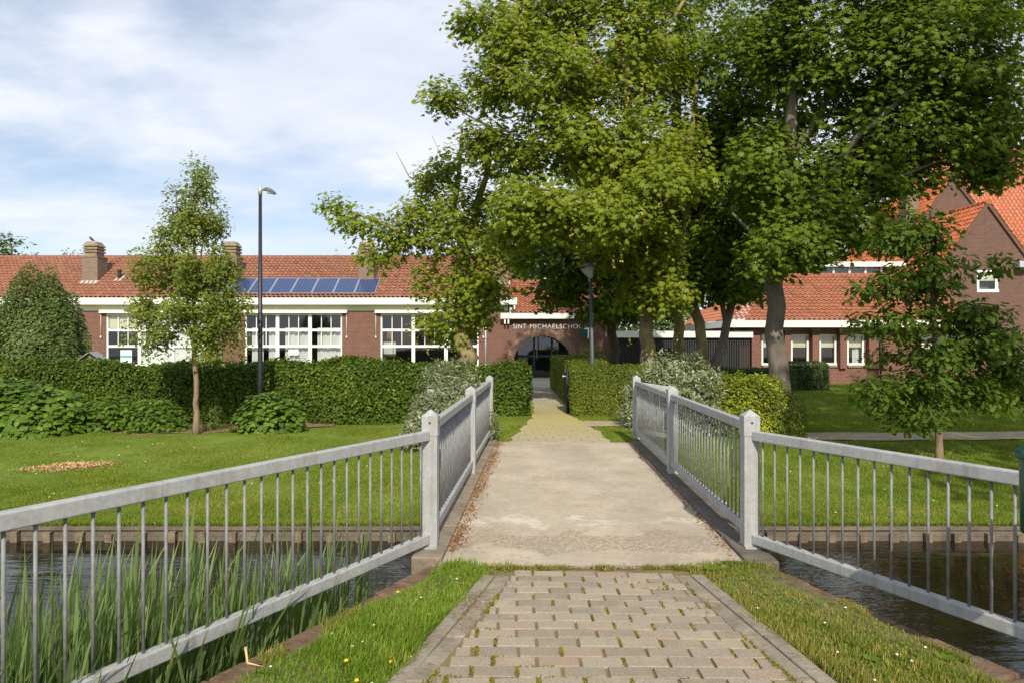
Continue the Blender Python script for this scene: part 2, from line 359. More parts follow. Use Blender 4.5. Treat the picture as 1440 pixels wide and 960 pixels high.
class MB:
    def __init__(s): s.v = []; s.f = []; s.mi = []; s.sm = []; s.mat = 0
    def face(s, pts, smooth=False):
        b = len(s.v); s.v += [tuple(p) for p in pts]; s.f.append(tuple(range(b, b + len(pts)))); s.mi.append(s.mat); s.sm.append(smooth)
    def box(s, x0, x1, y0, y1, z0, z1, bev=0.0):
        x0, x1 = min(x0, x1), max(x0, x1); y0, y1 = min(y0, y1), max(y0, y1); z0, z1 = min(z0, z1), max(z0, z1)
        P = [(x0, y0, z0), (x1, y0, z0), (x1, y1, z0), (x0, y1, z0), (x0, y0, z1), (x1, y0, z1), (x1, y1, z1), (x0, y1, z1)]
        s.hexa(P)
    def hexa(s, P):
        b = len(s.v); s.v += [tuple(p) for p in P]
        for q in ((3, 2, 1, 0), (4, 5, 6, 7), (0, 1, 5, 4), (1, 2, 6, 5), (2, 3, 7, 6), (3, 0, 4, 7)):
            s.f.append(tuple(b + i for i in q)); s.mi.append(s.mat); s.sm.append(False)
    def beam(s, a, b, w, h, up=(0, 0, 1)):
        """box from a to b, w sideways, h along up, centred"""
        a = Vector(a); b = Vector(b); d = (b - a).normalized(); u = Vector(up); sd = d.cross(u).normalized(); u = sd.cross(d).normalized()
        P = []
        for q in (-1, 1):
            for (p, sgn) in ((a, -1), (a, 1), (b, 1), (b, -1)):
                P.append(p + sd * (w / 2 * sgn) + u * (h / 2 * q))
        s.hexa(P)
    def tube(s, pts, rad, n=8, caps=True, smooth=True):
        pts = [Vector(p) for p in pts]
        if not hasattr(rad, '__len__'): rad = [rad] * len(pts)
        rings = []; ref = Vector((1, 0, 0))
        for i, p in enumerate(pts):
            d = (pts[min(i + 1, len(pts) - 1)] - pts[max(i - 1, 0)])
            d = d.normalized() if d.length > 1e-9 else Vector((0, 0, 1))
            if abs(d.dot(ref)) > .95: ref = Vector((0, 1, 0)) if abs(d.y) < .9 else Vector((1, 0, 0))
            x = (ref - d * ref.dot(d)).normalized(); ref = x; y = d.cross(x)
            b = len(s.v)
            for k in range(n):
                a = 2 * math.pi * k / n
                s.v.append(tuple(p + (x * math.cos(a) + y * math.sin(a)) * rad[i]))
            rings.append(b)
        for i in range(len(rings) - 1):
            for k in range(n):
                k2 = (k + 1) % n
                s.f.append((rings[i] + k, rings[i] + k2, rings[i + 1] + k2, rings[i + 1] + k)); s.mi.append(s.mat); s.sm.append(smooth)
        if caps:
            s.f.append(tuple(rings[0] + k for k in reversed(range(n)))); s.mi.append(s.mat); s.sm.append(False)
            s.f.append(tuple(rings[-1] + k for k in range(n))); s.mi.append(s.mat); s.sm.append(False)
    def lathe(s, c, prof, n=16):
        """prof: (radius, z) bottom to top around the vertical through c"""
        s.tube([(c[0], c[1], c[2] + z) for r, z in prof], [max(r, 1e-4) for r, z in prof], n)
    def build(s, name, mats, parent=None, origin=None):
        if not isinstance(mats, (list, tuple)): mats = [mats]
        v = np.array(s.v, dtype=np.float64)
        if origin is None:
            lo, hi = v.min(0), v.max(0); origin = ((lo[0] + hi[0]) / 2, (lo[1] + hi[1]) / 2, lo[2])
        me = bpy.data.meshes.new(name)
        me.from_pydata((v - np.array(origin)).tolist(), [], s.f)
        for m in mats: me.materials.append(m)
        me.polygons.foreach_set('material_index', s.mi); me.polygons.foreach_set('use_smooth', s.sm)
        me.update()
        return link(name, me, parent, origin)
def bevel(o, w=.006, seg=2):
    m = o.modifiers.new('edge', 'BEVEL'); m.width = w; m.segments = seg; m.limit_method = 'ANGLE'
    return o
def dup(o, parent, origin):
    c = o.copy(); COL.objects.link(c); c.parent = parent
    org = Vector(origin); c.location = org - (ORG[parent.name] if parent else Vector()); ORG[c.name] = org
    return c

# ---- foliage ------------------------------------------------------
def norm(a): return a / np.maximum(np.linalg.norm(a, axis=-1, keepdims=True), 1e-9)
MAPLE_P = [(0, 0), (.26, -.06), (.24, .15), (.56, .24), (.33, .42), (.40, .74), (.14, .64), (0, 1.0), (-.14, .64), (-.40, .74), (-.33, .42), (-.56, .24), (-.24, .15), (-.26, -.06)]
def tpl_fan(pts, ctr, curl):
    v = np.array([(x, y, -curl * (x * x * 1.4 + max(0, y - .3) ** 2)) for x, y in [ctr] + pts])
    n = len(pts)
    f = np.array([(0, 1 + i, 1 + (i + 1) % n) for i in range(n)])
    return v, f
T_MAPLE = tpl_fan(MAPLE_P, (0, .32), .35)
T_OAK = tpl_fan([(0, 0), (.16, .2), (.1, .3), (.27, .5), (.18, .6), (.26, .8), (0, 1.0), (-.26, .8), (-.18, .6), (-.27, .5), (-.1, .3), (-.16, .2)], (0, .5), .3)
T_RHOMB = (np.array([(0, 0, 0), (.34, .45, .06), (0, 1, -.08), (-.34, .45, .06)]), np.array([(0, 1, 2), (0, 2, 3)]))
T_LANCE = (np.array([(0, 0, 0), (.15, .4, .03), (0, 1, -.12), (-.15, .4, .03)]), np.array([(0, 1, 2), (0, 2, 3)]))
T_HEART = tpl_fan([(0, .04), (.28, -.06), (.46, .2), (.36, .55), (0, 1.0), (-.36, .55), (-.46, .2), (-.28, -.06)], (0, .35), .35)

def leaves(name, c, nrm, size, tpl, mat, parent=None, origin=(0, 0, 0), tint=None, tipdir=None, rng=RNG):
    tv, tf = tpl; N = len(c); k = len(tv)
    nrm = norm(nrm)
    r = rng.normal(size=(N, 3)) if tipdir is None else tipdir
    y = norm(r - nrm * (r * nrm).sum(1, keepdims=True)); x = np.cross(y, nrm)
    s = np.broadcast_to(np.asarray(size), (N,))[:, None, None]
    v = c[:, None, :] + s * (tv[None, :, 0:1] * x[:, None] + tv[None, :, 1:2] * y[:, None] + tv[None, :, 2:3] * nrm[:, None])
    f = (np.arange(N)[:, None, None] * k + tf[None]).reshape(-1, 3)
    if tint is None: tint = rng.random(N)
    me = np_mesh(name, v.reshape(-1, 3) - np.array(origin), f, [mat], np.repeat(tint, len(tf)), True)
    return link(name, me, parent, origin)

SUNV = None
def make_tree(name, label, cat, limbs, lobes, leaf, bark, leafmat, group=None, seed=1, base=None, tip_r=.006, crown='crown',
              racemes=0, per=40, spread=.42, flat=.55, seg=.4, sunbias=.45, outer=2.4, tpl=None, leaf_size=.16, twig_bare=None):
    """limbs: polylines of (x,y,z,r), the first one starts at the ground; lobes: (centre, (rx,ry,rz), number of leaf clusters)"""
    rng = np.random.default_rng(seed)
    P = []; par = []; rmin = []
    for li, limb in enumerate(limbs):
        limb = [np.array(q, dtype=float) for q in limb]
        prev = -1
        if li > 0:
            prev = int(np.argmin(np.linalg.norm(np.array(P) - limb[0][:3], axis=1)))
        for a, b in zip(limb[:-1], limb[1:]):
            L = np.linalg.norm(b[:3] - a[:3]); n = max(2, int(L / seg))
            for i in range(n + (1 if b is limb[-1] else 0)):
                t = i / n; q = a * (1 - t) + b * t
                if li > 0 and len(P) and prev >= 0 and i == 0 and a is limb[0]: continue
                j = rng.normal(size=3) * .25 * q[3] * (0 if (li == 0 and len(P) < 2) else 1)
                P.append(q[:3] + j); par.append(prev); rmin.append(q[3]); prev = len(P) - 1
    ntr = len(P)
    tg = []; lobeid = []
    for li, (c, rr, n) in enumerate(lobes):
        d = norm(rng.normal(size=(n, 3))); u = rng.random((n, 1)) ** (1 / outer)
        tg.append(np.array(c) + d * u * np.array(rr)); lobeid += [li] * n
    tg = np.concatenate(tg); lobeid = np.array(lobeid)
    PT = np.array(P)
    dist = np.array([np.min(np.linalg.norm(PT - t, axis=1)) for t in tg])
    order = np.argsort(dist)
    cap = ntr + int(dist.sum() / seg * 1.0) + len(tg) * 8
    PA = np.zeros((cap, 3)); PA[:ntr] = PT; cnt = ntr
    tip = {}
    for ti in order:
        t = tg[ti]; d = t - PA[:cnt]; L = np.linalg.norm(d, axis=1)
        cost = L + .6 * np.maximum(0, -d[:, 2]) + .25 * np.maximum(0, .2 * L - d[:, 2])
        a = int(np.argmin(cost)); A = PA[a].copy(); L = L[a]
        n = max(1, int(L / seg)); prev = a
        bend = rng.normal(size=3) * .10 * L; bend[2] = abs(bend[2]) * .8
        for i in range(1, n + 1):
            s_ = i / n; q = A * (1 - s_) + t * s_ + bend * math.sin(math.pi * s_) + (rng.normal(size=3) * .03 if i < n else 0)
            if cnt >= cap: break
            PA[cnt] = q; par.append(prev); rmin.append(0.0); prev = cnt; cnt += 1
        tip[ti] = prev
    PA = PA[:cnt]
    acc = np.zeros(cnt); R = np.zeros(cnt); kids = [[] for _ in range(cnt)]
    for i in range(cnt - 1, -1, -1):
        R[i] = max((acc[i]) ** (1 / 2.3) if acc[i] > 0 else tip_r, rmin[i])
        if i < ntr: R[i] = rmin[i] if rmin[i] > 0 else R[i]
        if par[i] >= 0: acc[par[i]] += R[i] ** 2.3; kids[par[i]].append(i)
    for i in range(cnt):
        if par[i] >= 0 and i >= ntr: R[i] = min(R[i], R[par[i]] * .9)
    base = base or (limbs[0][0][0], limbs[0][0][1], limbs[0][0][2])
    T = thing(name, label, cat, base, group)
    mb = MB()
    stack = [(-1, i) for i in range(cnt) if par[i] < 0]
    while stack:
        p, i = stack.pop()
        pts = [] ; rr = []
        if p >= 0: pts.append(PA[p]); rr.append(min(R[p], R[i] * 1.25))
        while True:
            pts.append(PA[i]); rr.append(R[i])
            ks = kids[i]
            if not ks: break
            ks = sorted(ks, key=lambda q: (q < ntr and i < ntr, R[q]), reverse=True)
            for q in ks[1:]: stack.append((i, q))
            i = ks[0]
        if len(pts) < 2: continue
        mx = max(rr); n = 10 if mx > .09 else (6 if mx > .03 else 3)
        if p < 0: rr[0] *= 1.35; rr[1] *= 1.08
        mb.tube(pts, rr, n)
    mb.build('trunk', bark, T, base)
    # leaves
    N = len(tg) * per
    ci = np.repeat(np.arange(len(tg)), per)
    d = norm(rng.normal(size=(N, 3))) * (rng.random((N, 1)) ** (1 / 2.2)) * np.array([spread, spread, spread * flat])
    # clusters droop a little at the rim
    d[:, 2] -= .35 * (d[:, 0] ** 2 + d[:, 1] ** 2) / max(spread, .01)
    c = tg[ci] + d
    lc = np.array([l[0] for l in lobes])[lobeid[ci]]
    outw = norm(c - lc)
    nn = np.array([0, 0, .75]) + .45 * outw + .45 * rng.normal(size=(N, 3)) + sunbias * np.array([0.05, -.8, .5])
    ct = rng.random(len(tg))
    tint = np.clip(.45 * ct[ci] + .55 * rng.random(N), 0, 1)
    tipd = d * 2.0 + np.array([0, 0, -.25]) + rng.normal(size=(N, 3)) * .25
    size = leaf_size * (.45 + .8 * rng.random(N) ** 1.2)
    pale = rng.random(len(tg)) < .03; tint = np.where(pale[ci] & (rng.random(N) < .22), .99, tint * .95)
    leaves(crown, c, nn, size, tpl or T_MAPLE, leafmat, T, base, tint, tipd, rng)
    if racemes:
        sel = rng.choice(len(tg), racemes)
        k = 9
        c0 = np.repeat(tg[sel] + rng.normal(size=(racemes, 3)) * spread * .7 - np.array([0, 0, .1]), k, axis=0)
        off = np.tile(np.linspace(0, -.24, k), racemes)
        c = c0 + np.stack([rng.normal(size=len(off)) * .012, rng.normal(size=len(off)) * .012, off], 1)
        leaves('seed_raceme', c, rng.normal(size=(len(c), 3)) + np.array([0, -.8, .2]), .07, T_RHOMB, M['raceme'], T, base, rng.random(len(c)), None, rng)
    return T

def surf_leaves(pts, nrm, n_jit=.55): return pts, norm(nrm + RNG.normal(size=pts.shape) * n_jit)
def box_points(x0, x1, y0, y1, z0, z1, dens, faces='FTLRB', wob=.05):
    out = []; nn = []
    def add(n, fn, nr):
        u = RNG.random(n); v = RNG.random(n); out.append(fn(u, v)); nn.append(np.tile(nr, (n, 1)))
    LX, LY, LZ = x1 - x0, y1 - y0, z1 - z0
    if 'F' in faces: add(int(LX * LZ * dens), lambda u, v: np.stack([x0 + LX * u, np.full_like(u, y0), z0 + LZ * v], 1), (0, -1, .35))
    if 'B' in faces: add(int(LX * LZ * dens * .3), lambda u, v: np.stack([x0 + LX * u, np.full_like(u, y1), z0 + LZ * v], 1), (0, 1, .35))
    if 'T' in faces: add(int(LX * LY * dens), lambda u, v: np.stack([x0 + LX * u, y0 + LY * v, np.full_like(u, z1)], 1), (0, -.1, 1))
    if 'L' in faces: add(int(LY * LZ * dens), lambda u, v: np.stack([np.full_like(u, x0), y0 + LY * u, z0 + LZ * v], 1), (-1, 0, .35))
    if 'R' in faces: add(int(LY * LZ * dens), lambda u, v: np.stack([np.full_like(u, x1), y0 + LY * u, z0 + LZ * v], 1), (1, 0, .35))
    p = np.concatenate(out); n = np.concatenate(nn).astype(float)
    return p, n
def lump(p, sc, seed=0):
    """cheap smooth noise on points, about -1..1"""
    r = np.random.default_rng(seed); a = np.zeros(len(p))
    for k in range(5):
        w = r.normal(size=3) * sc * (1 + k * .6); a += np.sin(p @ w + r.random() * 6.28) / (1 + .5 * k)
    return a / 2.2
def hedge(name, label, x0, x1, y0, y1, z0, z1, mat, dens=1500, size=.06, faces='FTLR', wob=.05, group=None, seed=0, tpl=T_RHOMB, rnd=.0, cat='hedge'):
    T = thing(name, label, cat, ((x0 + x1) / 2, (y0 + y1) / 2, z0), group)
    p, n = box_points(x0, x1, y0, y1, z0, z1, dens, faces)
    if rnd:   # round the shoulders of a clipped hedge
        cx = np.clip(p[:, 0], x0 + rnd, x1 - rnd); cy = np.clip(p[:, 1], y0 + rnd, y1 - rnd); cz = np.minimum(p[:, 2], z1 - rnd)
        cc = np.stack([cx, cy, cz], 1); d = p - cc; L = np.linalg.norm(d, axis=1, keepdims=True)
        k = (L > 1e-6)[:, 0]; p[k] = cc[k] + d[k] / L[k] * np.minimum(L[k], rnd); n[k] = d[k] / L[k] + np.array([0, 0, .2])
    l = lump(p, 2.2, seed) * wob + lump(p, 7, seed + 1) * wob * .5
    p = p + norm(n) * (l[:, None] + RNG.normal(size=(len(p), 1)) * wob * .45 - wob * .3)
    ti = np.clip(.45 + .25 * lump(p, 1.1, seed + 2) + RNG.normal(size=len(p)) * .22, 0, 1)
    org = ORG[T.name]
    nn = norm(norm(n) + RNG.normal(size=p.shape) * .5)
    leaves('foliage', p, nn, size * (.7 + .6 * RNG.random(len(p))), tpl, mat, T, org, ti)
    mb = MB(); i = wob * 1.3 + .01 + rnd * .25
    mb.box(x0 + i, x1 - i, y0 + i, y1 - i, z0, z1 - i); mb.build('branches', M['core'], T)  # solid box core, shade between the leaves is in its colour
    return T
def bush(name, label, c, r, n, mat, size, tpl=T_RHOMB, group=None, seed=0, *, wob=.22, cat='shrub', shell=.35, updir=.3, tipout=.8, flop=.55):
    """c = base centre on the ground; r = half axes; leaves fill the outer part of a lumpy dome"""
    T = thing(name or 'leafy_plant', label, cat, c, group)
    rng = np.random.default_rng(seed + 100)
    d = norm(rng.normal(size=(n, 3))); d[:, 2] = np.abs(d[:, 2]) * 1.0 - .12 * (rng.random(n) < .3)
    d = norm(d); rad = (1 + lump(d, 2.6, seed) * wob + lump(d, 6, seed + 1) * wob * .5) * (1 - shell * rng.random(n) ** 1.6)
    p = np.array(c) + np.array([0, 0, .02]) + d * rad[:, None] * np.array(r)
    p[:, 2] = np.maximum(p[:, 2], c[2] + .02)
    nn = norm(d + rng.normal(size=p.shape) * flop + np.array([0, -.2, updir]))
    ti = np.clip(.45 + .25 * lump(d, 3.0, seed + 5) + rng.normal(size=n) * .24, 0, 1)
    leaves('foliage', p, nn, size * (.6 + .7 * rng.random(n)), tpl, mat, T, c, ti, d * tipout + rng.normal(size=p.shape) * .5 + np.array([0, 0, .3]), rng)
    mb = MB()
    for k in range(14):
        a = rng.random() * 6.28; e = .35 + .9 * rng.random()
        q = np.array([math.cos(a) * math.cos(e), math.sin(a) * math.cos(e), math.sin(e)]) * np.array(r) * .85
        mid = q * .5 + np.array([0, 0, .12]) * r[2]
        mb.tube([c, tuple(np.array(c) + mid), tuple(np.array(c) + q)], [.02, .012, .005], 4)
    mb.build('stem', M['bark_dark'], T, c)
    return T
# ------------------------------------------------------------------ setting: ground, water, bridge
AX = .041                                   # the bridge runs slightly to the right
def cx(y): return .605 + (y - 5.3) * AX     # its centre line
def sm(a, b, t):
    t = np.clip((t - a) / (b - a), 0, 1); return t * t * (3 - 2 * t)
def ground_h(x, y):
    x = np.asarray(x, dtype=float); y = np.asarray(y, dtype=float)
    base = -.46 + .24 * sm(7.7, 14.5, y) + .10 * sm(14, 22, y) + .10 * sm(20, 33, y)
    base = np.where(x > 4, base - .10 * sm(4, 10, x) * sm(20, 30, y), base)
    w = (1 - sm(1.5, 4.2, np.abs(x - cx(y)))) * sm(8.2, 10.9, y)
    w = np.maximum(w, (1 - sm(1.5, 9, np.abs(x - 1.5))) * sm(22, 30, y))
    return base * (1 - w) + (-.015) * w
def sheet(name, xs, ys, hf, mat, off=0.0, mask=None, kind='structure', rough=0.0, seed=0):
    X, Y = np.meshgrid(xs, ys); Z = hf(X, Y) + off
    if rough: Z = Z + lump(np.stack([X.ravel(), Y.ravel(), 0 * X.ravel()], 1), 1.7, seed).reshape(X.shape) * rough
    v = np.stack([X.ravel(), Y.ravel(), Z.ravel()], 1); nx = len(xs)
    i, j = np.meshgrid(np.arange(nx - 1), np.arange(len(ys) - 1)); b = (j * nx + i).ravel()
    f = np.stack([b, b + 1, b + 1 + nx, b + nx], 1)
    if mask is not None:
        c = v[f].mean(1); f = f[mask(c[:, 0], c[:, 1])]
    o = link(name, np_mesh(name, v, f, [mat], smooth=True))
    if kind: o['kind'] = kind
    return o
ys = np.concatenate([np.arange(7.72, 16, .16), np.arange(16, 40, .5), np.array([45, 60, 90, 150, 300, 700, 1500])])
xs = np.concatenate([np.array([-1200, -500, -200, -100, -60, -40]), np.arange(-30, -12, .6), np.arange(-12, 12, .2), np.arange(12, 32, .6), np.array([40, 60, 100, 200, 500, 1200])])
sheet('ground', xs, ys, ground_h, M['lawn'], rough=.012)
WZ = -.60
mb = MB(); mb.face([(-400, -30, WZ), (400, -30, WZ), (400, 8.4, WZ), (-400, 8.4, WZ)]); structure(mb.build('water', M['water'], None, (0, 0, WZ)))
mb = MB(); mb.face([(-400, -30, -1.9), (400, -30, -1.9), (400, 8.4, -1.9), (-400, 8.4, -1.9)]); structure(mb.build('canal_bed', M['soil'], None, (0, 0, -1.9)))

# near bank: a neck of land between the two brick edgings, wider behind the camera
LB = [(-.60, 5.02), (-1.48, 3.30), (-2.55, 1.2), (-4.4, -2.4), (-60, -9), (-60, -30)]     # left water edge, going back
RB = [(1.90, 5.14), (2.53, 3.38), (3.30, 1.2), (4.6, -2.4), (60, -9), (60, -30)]
def near_x(y, line):
    ys_ = [p[1] for p in line][::-1]; xs_ = [p[0] for p in line][::-1]
    return np.interp(y, ys_, xs_)
PATH_L = [(-.17, 4.86), (-.32, 4.2), (-.60, 3.23), (-.98, 1.5), (-1.5, -2), (-2.5, -12)]
PATH_R = [(1.30, 4.86), (1.39, 4.2), (1.53, 3.23), (1.75, 1.5), (2.2, -2), (3, -12)]
mb = MB()
def near_h(x, y):
    l = near_x(y, PATH_L); r = near_x(y, PATH_R)
    d = np.maximum(np.maximum(l - x, x - r), 0)
    return -.012 + np.minimum(d, .25) * .12 - .05 * sm(.3, 1.0, d)
yy = np.concatenate([np.linspace(5.02, 1.0, 60), np.linspace(.8, -30, 24)])
V = []; Fc = []; K = 44
for y in yy:
    l = near_x(y, LB) + .20; r = near_x(y, RB) - .20
    for k in range(K + 1):
        x = l + (r - l) * k / K; V.append((x, y, float(near_h(x, y)) + .010 * math.sin(7 * x + 3 * y) * (1 if abs(x - .5) > 1.2 else 0)))
for j in range(len(yy) - 1):
    for k in range(K):
        b = j * (K + 1) + k; Fc.append((b, b + K + 1, b + K + 2, b + 1))
structure(link('verge', np_mesh('verge', np.array(V), np.array(Fc), [M['verge']], smooth=True)))

def edging(name, line, side, mat, w=.21, top=.0, bot=-1.2, gap=.0):
    """a row of bricks along the water edge"""
    mb = MB()
    for (a, b) in zip(line[:-1], line[1:]):
        a = Vector((a[0], a[1], 0)); b = Vector((b[0], b[1], 0)); L = (b - a).length; d = (b - a) / L; s_ = Vector((d.y, -d.x, 0)) * side
        n = max(1, int(L / .21)) if a.y > -3 else 1
        for i in range(n):
            p = a + d * (L * i / n + .004); q = a + d * (L * (i + 1) / n - .004); z = top + random.uniform(-.012, .012) - .012
            o0 = random.uniform(-.008, .008)
            P = []
            for zz in (bot, z):
                for (pt, k) in ((p, o0), (q, o0), (q, w), (p, w)):
                    P.append((pt.x + s_.x * k, pt.y + s_.y * k, zz))
            if side < 0: P = [P[1], P[0], P[3], P[2], P[5], P[4], P[7], P[6]]
            mb.hexa(P)
    return structure(mb.build(name, mat))
bevel(edging('brick_edging', LB[:4], -1, M['edge_brick']), .014, 2)
bevel(edging('brick_edging', RB[:4], 1, M['edge_brick'], top=-.02), .014, 2)
# front of the abutments under the slab
mb = MB(); mb.box(-.5, 1.8, 5.04, 5.25, -1.6, -.16); structure(mb.build('abutment', M['kerb_shaded']))

# ---- footbridge slab with its two kerbs
Y0, Y1 = 4.90, 11.20
def bp(u, v, z): return (cx(v) + u, v - u * AX, z)
fb = thing('footbridge', 'low footbridge with a worn beige concrete deck between grey railings', 'footbridge', (cx(8), 8, -.2))
HALF = 1.105
nu, nv = 24, 64
V = []; Fc = []
for j in range(nv + 1):
    for i in range(nu + 1):
        u = -HALF - .02 + (2 * HALF + .04) * i / nu; v = Y0 + (Y1 - Y0) * j / nv
        V.append((u, v))
VV = np.array(V); P3 = np.stack([cx(VV[:, 1]) + VV[:, 0], VV[:, 1] - VV[:, 0] * AX, 0.014 + .004 * lump(np.stack([VV[:, 0], VV[:, 1], 0 * VV[:, 0]], 1), 2.0, 3)], 1)
nb = len(P3); P3b = P3.copy(); P3b[:, 2] = -.22
for j in range(nv):
    for i in range(nu):
        b = j * (nu + 1) + i; Fc.append((b, b + 1, b + nu + 2, b + nu + 1)); Fc.append((nb + b, nb + b + nu + 1, nb + b + nu + 2, nb + b + 1))
def wall_edge(idx):
    for a, b in zip(idx[:-1], idx[1:]): Fc.append((a, nb + a, nb + b, b))
wall_edge([i for i in range(nu, -1, -1)]); wall_edge([nv * (nu + 1) + i for i in range(nu + 1)])
wall_edge([j * (nu + 1) for j in range(nv + 1)][::1]); wall_edge([j * (nu + 1) + nu for j in range(nv, -1, -1)])
org = ORG[fb.name]
link('deck', np_mesh('deck', np.concatenate([P3, P3b]) - np.array(org), np.array(Fc), [M['deck']]), fb, org)
for sgn, mt in ((-1, M['kerb']), (1, M['kerb_shaded'])):
    mb = MB(); n = 7
    for k in range(n):
        a = Y0 + .06 + (Y1 - Y0 - .06) * k / n + .004; b = Y0 + .06 + (Y1 - Y0 - .06) * (k + 1) / n - .004
        u0, u1 = sorted((sgn * HALF, sgn * (HALF + .23)))
        mb.hexa([bp(u0, a, -.24), bp(u1, a, -.24), bp(u1, b, -.24), bp(u0, b, -.24), bp(u0, a, .045), bp(u1, a, .045), bp(u1, b, .045), bp(u0, b, .045)])
    bevel(mb.build('kerb', mt, fb), .012, 2)

# brown leaf litter caught along the two kerbs
pts = []
for sgn, n, wd in ((-1, 3000, .11), (1, 1000, .07)):
    v = RNG.uniform(Y0 + .25, Y1 - .05, n); cl = .5 + .5 * np.sin(v * 2.1 + sgn) * np.sin(v * 5.3)
    keep = RNG.random(n) < .35 + .65 * cl; v = v[keep]
    u = sgn * (HALF - .01 - np.abs(RNG.normal(size=len(v))) * wd * .55)
    pts.append(np.stack([cx(v) + u, v - u * AX, .022 + RNG.random(len(v)) * .012], 1))
pts = np.concatenate(pts)
tag(leaves('leaf_litter', pts, np.array([0, 0, 1.0]) + RNG.normal(size=pts.shape) * .3, .016 + .016 * RNG.random(len(pts)) ** 2, T_RHOMB, M['litter'], tint=RNG.random(len(pts))), 'brown dry leaf litter along both kerbs of the footbridge', 'leaf litter', kind='stuff')

# small bits of soil, straw and leaf in the corners of the paving
rng = np.random.default_rng(66); pts = []
for line, sg, n, wd in ((PATH_L, 1, 2600, .10), (PATH_R, -1, 3600, .15)):
    y = rng.uniform(2.6, 4.86, n); x = near_x(y, line) + sg * (.03 + np.abs(rng.normal(size=n)) * wd); q = np.stack([x, y, np.full(n, .020) + rng.random(n) * .006], 1)
    pts.append(q[lump(q * np.array([1, 1, 0]), 3.7, 67) > .25])
x = rng.uniform(-.1, 1.3, 1500); pts.append(np.stack([x, 4.87 + rng.normal(size=1500) * .018, np.full(1500, .016) + rng.random(1500) * .008], 1))
pts = np.concatenate(pts)
tag(leaves('litter', pts, np.array([0, 0, 1.0]) + rng.normal(size=pts.shape) * .4, .008 + .014 * rng.random(len(pts)) ** 2, T_LANCE, mat_leaf('straw_and_soil_bits', [(0, (.10, .065, .035)), (.6, (.26, .18, .10)), (1, (.50, .40, .24))], .05, .9, .1), tint=rng.random(len(pts)), rng=rng), 'bits of straw and soil lying along the edges of the block paving', 'litter', kind='stuff')
# ---- paving in front of the bridge: real blocks, mossy joints, edging stones
mb = MB(); n = 40
for i in range(n):
    y = 4.97 - i * .2; y2 = y - .2
    mb.face([(near_x(y, PATH_L), y, .003), (near_x(y2, PATH_L), y2, .003), (near_x(y2, PATH_R), y2, .003), (near_x(y, PATH_R), y, .003)])
structure(mb.build('paving_bed', M['joint'], None, (0, 0, 0)))
V = []; Fc = []; tint = []
row = 0; y = 4.80; ca, sa = math.cos(-AX * .7), math.sin(-AX * .7)
jpts = []
while y > 1.6:
    h = .104; jit = random.uniform(-.002, .002)
    x = -1.4 + (row % 2) * .113 + random.uniform(-.008, .008)
    while x < 2.3:
        w = .205 + random.uniform(-.004, .003); gx = .016
        xc = x + w / 2; l = near_x(y, PATH_L) + .20; r = near_x(y, PATH_R) - .19
        xa, xb = max(x, l), min(x + w, r)
        if xb - xa > .018:
            sag = -.012 * math.sin(max(0, min(1, (xc - l) / (r - l))) * math.pi) * 0
            z = .010 + random.uniform(-.003, .003) + .006 * math.sin(xc * 2.1 + y * 1.7); tx = random.uniform(-.010, .010); ty = random.uniform(-.012, .012)
            cxm, cym = (xa + xb) / 2, y - h / 2 + jit + random.uniform(-.003, .003); rot = random.gauss(0, .007)
            # rows bow towards the viewer at the sides
            cym += .030 * ((cxm - .55) / .9) ** 2 * -1.0 * 0 
            b = len(V); hw, hh = (xb - xa) / 2, h / 2 + .0015
            for (ex, ez) in ((0, -.03), (0, -.003), (.004, 0)):
                for (qx, qy) in ((-1, -1), (1, -1), (1, 1), (-1, 1)):
                    lx = qx * (hw - ex); ly = qy * (hh - ex)
                    rx = lx * math.cos(rot) - ly * math.sin(rot); ry = lx * math.sin(rot) + ly * math.cos(rot)
                    V.append((cxm + rx, cym + ry + (cxm - .55) * -.03, z + ez + lx * tx + ly * ty))
            for lv in (0, 4):
                for k in range(4): Fc.append((b + lv + k, b + lv + (k + 1) % 4, b + lv + 4 + (k + 1) % 4, b + lv + 4 + k))
            Fc.append((b + 8, b + 9, b + 10, b + 11))
            tint += [random.random()] * 9
            jpts.append((xb + gx * .5, cym + (cxm - .55) * -.03))
        x += w + gx
    y -= .110; row += 1
structure(link('paving', np_mesh('paving', np.array(V), np.array(Fc), [M['paver']], np.array(tint))))
# slabs and kerbstones at both sides of the paving
for line, sg in ((PATH_L, 1), (PATH_R, -1)):
    mb = MB()
    for k0, (wa, wb, zt, ln) in enumerate(((.0, .085, .020, .98), (.092, .195, .013, .5))):
        y = 4.72
        while y > 1.2:
            y2 = y - ln
            a0 = near_x(y, line) + sg * wa; a1 = near_x(y, line) + sg * wb; b0 = near_x(y2 + .008, line) + sg * wa; b1 = near_x(y2 + .008, line) + sg * wb
            z = zt + random.uniform(-.003, .003); z2 = zt + random.uniform(-.003, .003)
            P = [(b0, y2 + .008, -.08), (b1, y2 + .008, -.08), (a1, y, -.08), (a0, y, -.08), (b0, y2 + .008, z2), (b1, y2 + .008, z2 - .003), (a1, y, z - .003), (a0, y, z)]
            if sg < 0: P = [P[1], P[0], P[3], P[2], P[5], P[4], P[7], P[6]]
            mb.hexa(P); y = y2
    o = mb.build('edging_stones', M['edge_stone']); structure(o); bevel(o, .008, 2)
